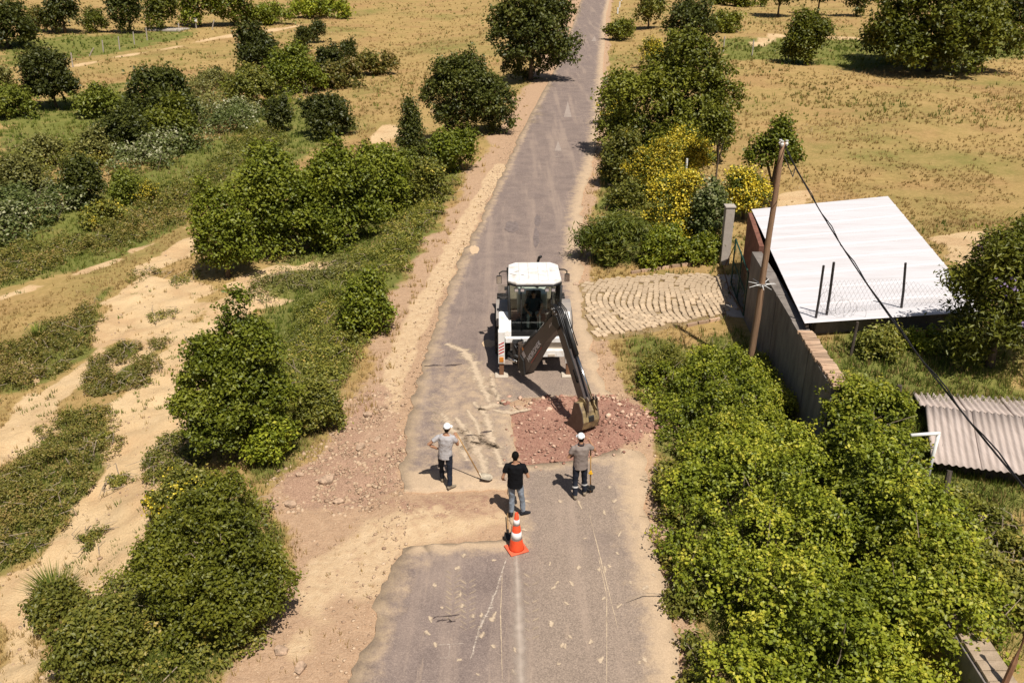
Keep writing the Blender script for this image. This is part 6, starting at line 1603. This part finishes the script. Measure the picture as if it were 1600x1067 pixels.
# ------------------------------------------------------------------ people
SKIN = mat("skin", (0.36, 0.185, 0.105), rough=0.6, scale=10, var=0.1)
HAIR = mat("hair_dark", (0.006, 0.005, 0.004), rough=0.8, scale=40, var=0.3, spec=0.1)
def cloth(name, col, var=0.15): return mat(name, col, rough=0.95, var=var, scale=6, spec=0.1)
TEX = bpy.data.textures.new("wrinkle", 'CLOUDS'); TEX.noise_scale = 0.09; TEX.noise_depth = 1
def fuse(mb, name, m, parent, vox, wrinkle=0.0):
    o = mb.build(name, m, parent)
    r = o.modifiers.new("remesh", 'REMESH'); r.mode = 'VOXEL'; r.voxel_size = vox; r.use_smooth_shade = True
    sm = o.modifiers.new("smooth", 'SMOOTH'); sm.factor = 0.5; sm.iterations = 4
    if wrinkle:
        d = o.modifiers.new("folds", 'DISPLACE'); d.texture = TEX; d.strength = wrinkle; d.mid_level = 0.5
    return o
def lerp3(a, b, t): return Vector(a).lerp(Vector(b), t)
def hand(mb, wrist, elbow, side, curl=0.6, aim=None):
    w = Vector(wrist); d = (w - Vector(elbow)).normalized() if aim is None else Vector(aim).normalized()
    sdv = d.cross(Vector((0, 0, 1)));  sdv = sdv.normalized() if sdv.length > .1 else Vector((1, 0, 0))
    nrm = sdv.cross(d).normalized()
    pc = w + d * 0.05
    mb.tube([w, w + d * .03, pc + d * .02, w + d * .09], [.024, .034, .040, .034], 8, ry=[.02, .018, .018, .014], up=nrm)
    for k, ln in enumerate((.068, .076, .070, .056)):
        b = w + d * .085 + sdv * (-.03 + .02 * k)
        p1 = b + d * ln * .5 - nrm * ln * .2 * curl; p2 = p1 + d * ln * .3 - nrm * ln * .55 * curl
        mb.tube([b - d * .01, p1, p2], [.0095, .009, .0075], 6)
    t0 = w + d * .03 - sdv * side * .03
    mb.tube([t0, t0 + d * .03 - sdv * side * .028 - nrm * .012, t0 + d * .055 - sdv * side * .03 - nrm * .03 * curl], [.012, .011, .009], 6)
def person(label, loc, yaw, J, shirt, pants, shoe, cap=None, hair=True, height_=1.0, build=1.0, torso=None, sleeve=0.56, head_turn=0.0, stripes=None, operator=False, collar=None):
    p = empty("person", loc, yaw, label, "person")
    p.scale = (height_,) * 3
    g = lambda k: Vector(J[k])
    T = torso or [(0, 0, .90), (0, 0, 1.02), (0, 0, 1.13), (0, 0, 1.27), (0, 0, 1.39), (0, 0, 1.465)]
    T = [Vector(q) for q in T]
    rx = [.160 * build, .155 * build, .150 * build, .172 * build, .182 * build, .115]; ry = [.118, .112, .108, .122, .115, .085]
    nk, hd = g("neck"), g("head")
    def core(mb, e, lo=0):
        mb.tube(T[lo:], [a + e for a in rx[lo:]], 14, ry=[a + e for a in ry[lo:]], up=(0, 1, 0))
    b = MB(); core(b, -.012)
    b.tube([T[-1] + Vector((0, 0, -.03)), nk, hd + Vector((0, -.01, -.04))], [.062, .056, .056], 10)
    b.ell(hd + Vector((0, 0, .0)), (.074, .094, .112), 14, 10)
    b.ell(hd + Vector((0, .03, -.055)), (.055, .062, .062), 12, 8)
    b.tube([hd + Vector((0, .085, .015)), hd + Vector((0, .112, -.022)), hd + Vector((0, .09, -.035))], [.012, .017, .012], 6)
    for sx in (-1, 1): b.ell(hd + Vector((sx * .078, -.008, -.01)), (.013, .022, .032), 8, 6)
    for s_, sg in (("l", -1), ("r", 1)):
        sh, el, wr = g("sh" + s_), g("el" + s_), g("wr" + s_)
        b.tube([lerp3(sh, T[-2], .35), sh, lerp3(sh, el, .5), el, lerp3(el, wr, .35), wr], [.05, .052, .046, .040, .042, .027], 9)
        hand(b, wr, el, sg, aim=J.get("aim" + s_))
        hp, kn, an = g("hp" + s_), g("kn" + s_), g("an" + s_)
        b.tube([hp, lerp3(hp, kn, .5), kn, lerp3(kn, an, .35), an], [.08, .07, .052, .05, .035], 9)
    fuse(b, "body", SKIN, p, 0.0095 if not operator else 0.014)
    for sx in (-1, 1): MB().ell(hd + Vector((sx * .032, .080, .018)), (.012, .008, .008), 8, 6).build("eye", HAIR, p, smooth=True)
    MB().ell(hd + Vector((0, .087, -.062)), (.022, .006, .006), 8, 6).build("mouth", mat("lips", (0.22, 0.08, 0.06), rough=0.5), p, smooth=True)
    s = MB(); core(s, .014)
    if not operator: s.tube([T[0] + Vector((0, 0, -.07)), T[0] + Vector((0, 0, .05))], [(.172) * build, .170 * build], 14, ry=[.135, .13], up=(0, 1, 0))
    for s_ in "lr":
        sh, el = g("sh" + s_), g("el" + s_); e = lerp3(sh, el, sleeve)
        s.tube([lerp3(sh, T[-2], .5), sh, lerp3(sh, e, .5), e], [.066, .066, .064, .062], 10)
    fuse(s, "shirt", shirt, p, 0.0125, 0.022)
    if collar: MB().lathe([(.060, -.02), (.074, -.03), (.078, .015), (.064, .025)], nk + Vector((0, -.005, -.005)), 'z', 16).build("collar", collar, p, smooth=True)
    q = MB()
    q.tube([T[0] + Vector((0, 0, .03)), T[0] + Vector((0, 0, -.05))], [.163 * build, .160 * build], 14, ry=[.125, .125], up=(0, 1, 0))
    for s_ in "lr":
        hp, kn, an = g("hp" + s_), g("kn" + s_), g("an" + s_)
        q.tube([lerp3(hp, T[0], .4), hp, lerp3(hp, kn, .5), kn, lerp3(kn, an, .45), lerp3(kn, an, .93)], [.085, .098, .086, .070, .066, .062], 10)
    fuse(q, "trousers", pants, p, 0.0125, 0.02)
    if stripes:
        for s_ in "lr":
            kn, an = g("kn" + s_), g("an" + s_); a_, c_ = lerp3(kn, an, .34), lerp3(kn, an, .44)
            MB().tube([a_, c_], .0765, 12, cap=False).build("reflective_strip", stripes, p)
    for s_, sg in (("l", -1), ("r", 1)):
        an = g("an" + s_); a = J.get("toe" + s_, 0.0); d = Vector((math.sin(a), math.cos(a), 0)); an0 = Vector((an.x, an.y, an.z - .08))
        f = MB(); f.tube([an0 - d * .075 + Vector((0, 0, .045)), an0 - d * .05 + Vector((0, 0, .05)), an0 + d * .03 + Vector((0, 0, .055)), an0 + d * .11 + Vector((0, 0, .04)), an0 + d * .185 + Vector((0, 0, .03))], [.03, .042, .044, .047, .03], 10, ry=[.035, .05, .055, .036, .022])
        f.tube([an0 + Vector((0, 0, .05)), an0 + Vector((0, 0, .13))], .05, 10)
        fuse(f, "shoe", shoe, p, 0.011)
    if hair:
        hm = MB(); hm.ell(hd + Vector((0, -.012, .022)), (.084, .098, .105), 14, 8, v0=-0.25)
        hm.tube([hd + Vector((0, -.075, -.0)), hd + Vector((0, -.065, -.07))], [.058, .05], 10, ry=[.03, .02], up=(0, 1, 0))
        fuse(hm, "hair", HAIR, p, 0.009)
    if cap:
        R = Matrix.Rotation(head_turn, 3, 'Z'); hp_ = hd + Vector((0, -.004, .035))
        cm_ = MB(); cm_.ell(hp_, (.092, .106, .098), 16, 8, v0=-0.12)
        c_ = cm_.build("cap", cap, p, smooth=True)
        bm_ = MB(); n = 9
        for j in range(2):
            for i in range(n):
                a = rad(-62 + 124 * i / (n - 1)); r0 = 1.0 if j == 0 else 1.0 + .72 * math.cos(a) ** .7
                bm_.v.append(tuple(hp_ + R @ Vector((math.sin(a) * .092 * (1 + .1 * j), math.cos(a) * .106 * r0, -.012 - .018 * j))))
        bm_.f += [(i, i + 1, n + i + 1, n + i) for i in range(n - 1)]
        br = bm_.build("brim", cap, c_, smooth=True); br.modifiers.new("solid", 'SOLIDIFY').thickness = 0.006
        MB().ell(hp_ + Vector((0, 0, .098)), (.008, .008, .005), 8, 4).build("button", cap, c_)
        MB().box(hp_ + R @ Vector((0, -.104, .008)), (.05, .01, .018)).build("strap_opening", HAIR, c_)
    return p
def base_pose(**k):
    J = dict(neck=(0, .005, 1.50), head=(0, .02, 1.635), shl=(-.185, 0, 1.42), shr=(.185, 0, 1.42), hpl=(-.09, 0, .90), hpr=(.09, 0, .90),
             knl=(-.10, .03, .50), knr=(.10, .03, .50), anl=(-.10, 0, .085), anr=(.10, 0, .085), ell=(-.30, -.02, 1.15), elr=(.30, -.02, 1.15), wrl=(-.26, .12, .92), wrr=(.26, .12, .92))
    J.update(k); return J
WCAP = cloth("cap_white", (0.78, 0.77, 0.75), 0.04)
NAVY = cloth("trousers_navy", (0.022, 0.025, 0.036)); GREYT = cloth("shirt_light_grey", (0.40, 0.375, 0.37), 0.08); TAUPE = cloth("polo_taupe", (0.235, 0.19, 0.165), 0.1)
BLK = cloth("shirt_black", (0.008, 0.008, 0.009)); JEANS = cloth("jeans_grey_blue", (0.23, 0.26, 0.30), 0.25); BOOT = cloth("boot_tan", (0.26, 0.21, 0.15)); DSHOE = cloth("shoe_dark", (0.025, 0.025, 0.03))
REFL = mat("reflective_grey", (0.55, 0.54, 0.52), rough=0.4, var=0.05)
# worker with the long shovel
P1 = Vector((*ray0(698, 760, ROAD_Z), ROAD_Z))
person("worker in grey shirt and white cap leaning on a long shovel, hand on hip", P1, rad(-8), base_pose(
    neck=(.03, .01, 1.50), head=(.05, .04, 1.635), shl=(-.155, 0.02, 1.385), shr=(.20, 0.0, 1.41), ell=(-.40, -.06, 1.20), wrl=(-.21, .06, 1.03), aiml=(.5, .6, -.4),
    elr=(.285, .10, 1.16), wrr=(.215, .25, 1.30), aimr=(-.3, .8, .35), hpl=(-.10, 0, .90), hpr=(.08, -.01, .90), knl=(-.15, .14, .50), anl=(-.15, .22, .085), knr=(.09, -.02, .49), anr=(.10, -.10, .085), toel=-.3, toer=.75),
    GREYT, NAVY, BOOT, WCAP, True, 1.01, 1.02, torso=[(-.01, 0, .90), (-.01, .005, 1.02), (0, .01, 1.13), (.015, .01, 1.27), (.025, .01, 1.39), (.03, .01, 1.465)], head_turn=-0.5)
# man in black
P2 = Vector((*ray0(805, 806, ROAD_Z), ROAD_Z))
person("man in black T-shirt and grey jeans standing behind the traffic cone", P2, rad(-2), base_pose(
    head=(0, .035, 1.63), ell=(-.285, -.05, 1.11), wrl=(-.29, .12, .93), elr=(.30, -.03, 1.12), wrr=(.27, .19, 1.03), aiml=(.1, .8, -.5), aimr=(-.2, .9, .1),
    shl=(-.19, 0, 1.395), shr=(.19, 0, 1.395), knl=(-.08, .03, .5), anl=(-.09, .0, .085), knr=(.15, .04, .5), anr=(.19, .05, .085), toel=-.1, toer=1.15),
    BLK, JEANS, DSHOE, None, True, 1.0, 1.08, sleeve=0.58)
# worker in the taupe polo
P3 = Vector((*ray0(905, 776, ROAD_Z), ROAD_Z))
person("worker in brown-grey polo and white cap raising a hand to his face", P3, rad(6), base_pose(
    head=(.0, .05, 1.63), ell=(-.30, .0, 1.14), wrl=(-.17, .18, 1.06), aiml=(.6, .6, 0), elr=(.36, .06, 1.25), wrr=(.22, .16, 1.49), aimr=(-.5, .1, .8), shr=(.19, .01, 1.42), shl=(-.185, 0, 1.39),
    knl=(-.11, .0, .5), anl=(-.12, -.08, .085), knr=(.12, .06, .5), anr=(.14, .06, .085), toel=-.1, toer=.2),
    TAUPE, NAVY, BOOT, WCAP, True, 1.0, 1.06, stripes=REFL, collar=cloth("collar_dark", (0.07, 0.05, 0.05)), head_turn=0.35)
# operator, seated in the cab facing the digging arm
sit = lambda x, y, z: (x, y, z)
person("machine operator in dark shirt and pale trousers seated inside the cab", (MX - .02, MY + 1.52, MZ + 0.52), rad(180), base_pose(
    hpl=(-.10, .02, .93), hpr=(.10, .02, .93), knl=(-.17, .44, .95), knr=(.17, .44, .95), anl=(-.17, .50, .60), anr=(.17, .50, .60), ell=(-.30, .10, 1.16), elr=(.30, .10, 1.16),
    wrl=(-.15, .52, 1.12), wrr=(.15, .52, 1.12), head=(0, .06, 1.62)), cloth("shirt_dark_blue", (0.03, 0.045, 0.055)), cloth("trousers_pale_grey", (0.50, 0.50, 0.46)), DSHOE, None, True, 0.97, 1.0, operator=True)

# ------------------------------------------------------------------ tools and cone
WOODH = mat("handle_wood", (0.40, 0.23, 0.09), rough=0.6, scale=12, var=0.2, stretch=(1, 1, .1))
def tool(label, a, b, blade, hr=0.017, hm=None):
    """handle from top a to foot b; blade(root, dir) builds the head at the foot"""
    a, b = Vector(a), Vector(b); r = empty("shovel", b, 0, label, "shovel", None)
    MB().tube([a - b, (a - b) * .5, Vector((0, 0, 0))], hr, 8).build("handle", hm or WOODH, r, smooth=True)
    blade(r, (b - a).normalized()); return r
def spade(m, w=0.13, l=0.30, pitch=0.22):
    def f(r, d):
        h = Vector((d.x, d.y, 0)).normalized() if Vector((d.x, d.y, 0)).length > .05 else Vector((0, 1, 0)); s_ = Vector((-h.y, h.x, 0)); n = 7; vs, fs = [], []
        for j in range(6):
            t = j / 5; ww = w * (0.75 + .35 * math.sin(math.pi * (0.15 + .6 * t))) * (1 if t < .75 else math.sqrt(max(0.02, 1 - ((t - .75) / .27) ** 2)))
            for i in range(n):
                u = -1 + 2 * i / (n - 1)
                vs.append(h * (t * l - .03) + s_ * u * ww + Vector((0, 0, 0.02 + .035 * u * u + pitch * .35 * (1 - t) * .6)))
        for j in range(5):
            for i in range(n - 1): fs.append((j * n + i, j * n + i + 1, (j + 1) * n + i + 1, (j + 1) * n + i))
        o = MB().add(vs, fs).build("blade", m, r, smooth=True); o.modifiers.new("solid", 'SOLIDIFY').thickness = 0.006
        MB().tube([Vector((0, 0, .05)) - d * .16, Vector((0, 0, .045)), h * .06 + Vector((0, 0, .04))], [.021, .022, .014], 8).build("socket", m, r, smooth=True)
    return f
SAND_ST = mat("sandy_steel", (0.50, 0.42, 0.31), rough=0.6, metal=0.2, scale=8, var=0.2)
hand1 = Matrix.Rotation(rad(-8), 3, 'Z') @ Vector((.20, .345, 1.345)) * 1.01 + P1
tool("long-handled shovel with a dusty blade resting on the sand", hand1, (*ray0(753, 750, ROAD_Z), ROAD_Z + .03), spade(SAND_ST))
yt_ = P3 + Matrix.Rotation(rad(6), 3, 'Z') @ Vector((.275, .12, 0))
t3 = tool("upright shovel with yellow tape beside the worker in brown-grey", yt_ + Vector((-.015, .02, 1.22)), yt_ + Vector((0.02, -.02, .06)), spade(MBLACK, 0.11, 0.24))
MB().tube([(-.012, .0, .50), (-.014, .0, .60)], .028, 8).build("tape", mat("yellow_tape", (0.75, 0.42, 0.02), rough=0.5), t3)
MB().box((-.02, -.03, .55), (.10, .02, .045), Matrix.Rotation(.3, 3, 'Y')).build("tape_tail", MATS["yellow_tape"], t3)
tool("short-handled black shovel lying on the dirt left of the cone", (*ray0(793, 806, .1), 0.17), (*ray0(794, 838, .1), .11), spade(MBLACK, 0.085, 0.22), 0.014)
CO = mat("cone_orange", (0.72, 0.075, 0.022), rough=0.45, var=0.12, scale=7); CWH = mat("cone_white_band", (0.74, 0.70, 0.66), rough=0.4, var=0.08, scale=9)
cone = empty("traffic_cone", (*ray0(807, 858, ROAD_Z), ROAD_Z), rad(24), "orange traffic cone with two white bands on the centre line", "cone")
CB_ = mat("cone_base", (0.70, 0.13, 0.06), rough=0.6, var=0.15, scale=6)
MB().box((0, 0, 0.022), (0.44, 0.40, 0.044)).build("base", CB_, cone, bevel=0.015)
HC, R0, R1 = 0.98, 0.165, 0.035
def rr_(z): return R0 + (R1 - R0) * z / HC
MB().lathe([(rr_(0) - .02, .04), (rr_(0) + .012, .04), (rr_(.03), .075), (rr_(HC), HC), (rr_(HC) - .012, HC + .005), (rr_(.05) - .02, .06)], (0, 0, 0), 'z', 28).build("body", CO, cone, smooth=True)
for z0_, z1_ in ((.31, .50), (.68, .82)):
    MB().lathe([(rr_(z0_) - .004, z0_), (rr_(z0_) + .005, z0_), (rr_(z1_) + .005, z1_), (rr_(z1_) - .004, z1_)], (0, 0, 0), 'z', 28).build("white_band", CWH, cone, smooth=True)
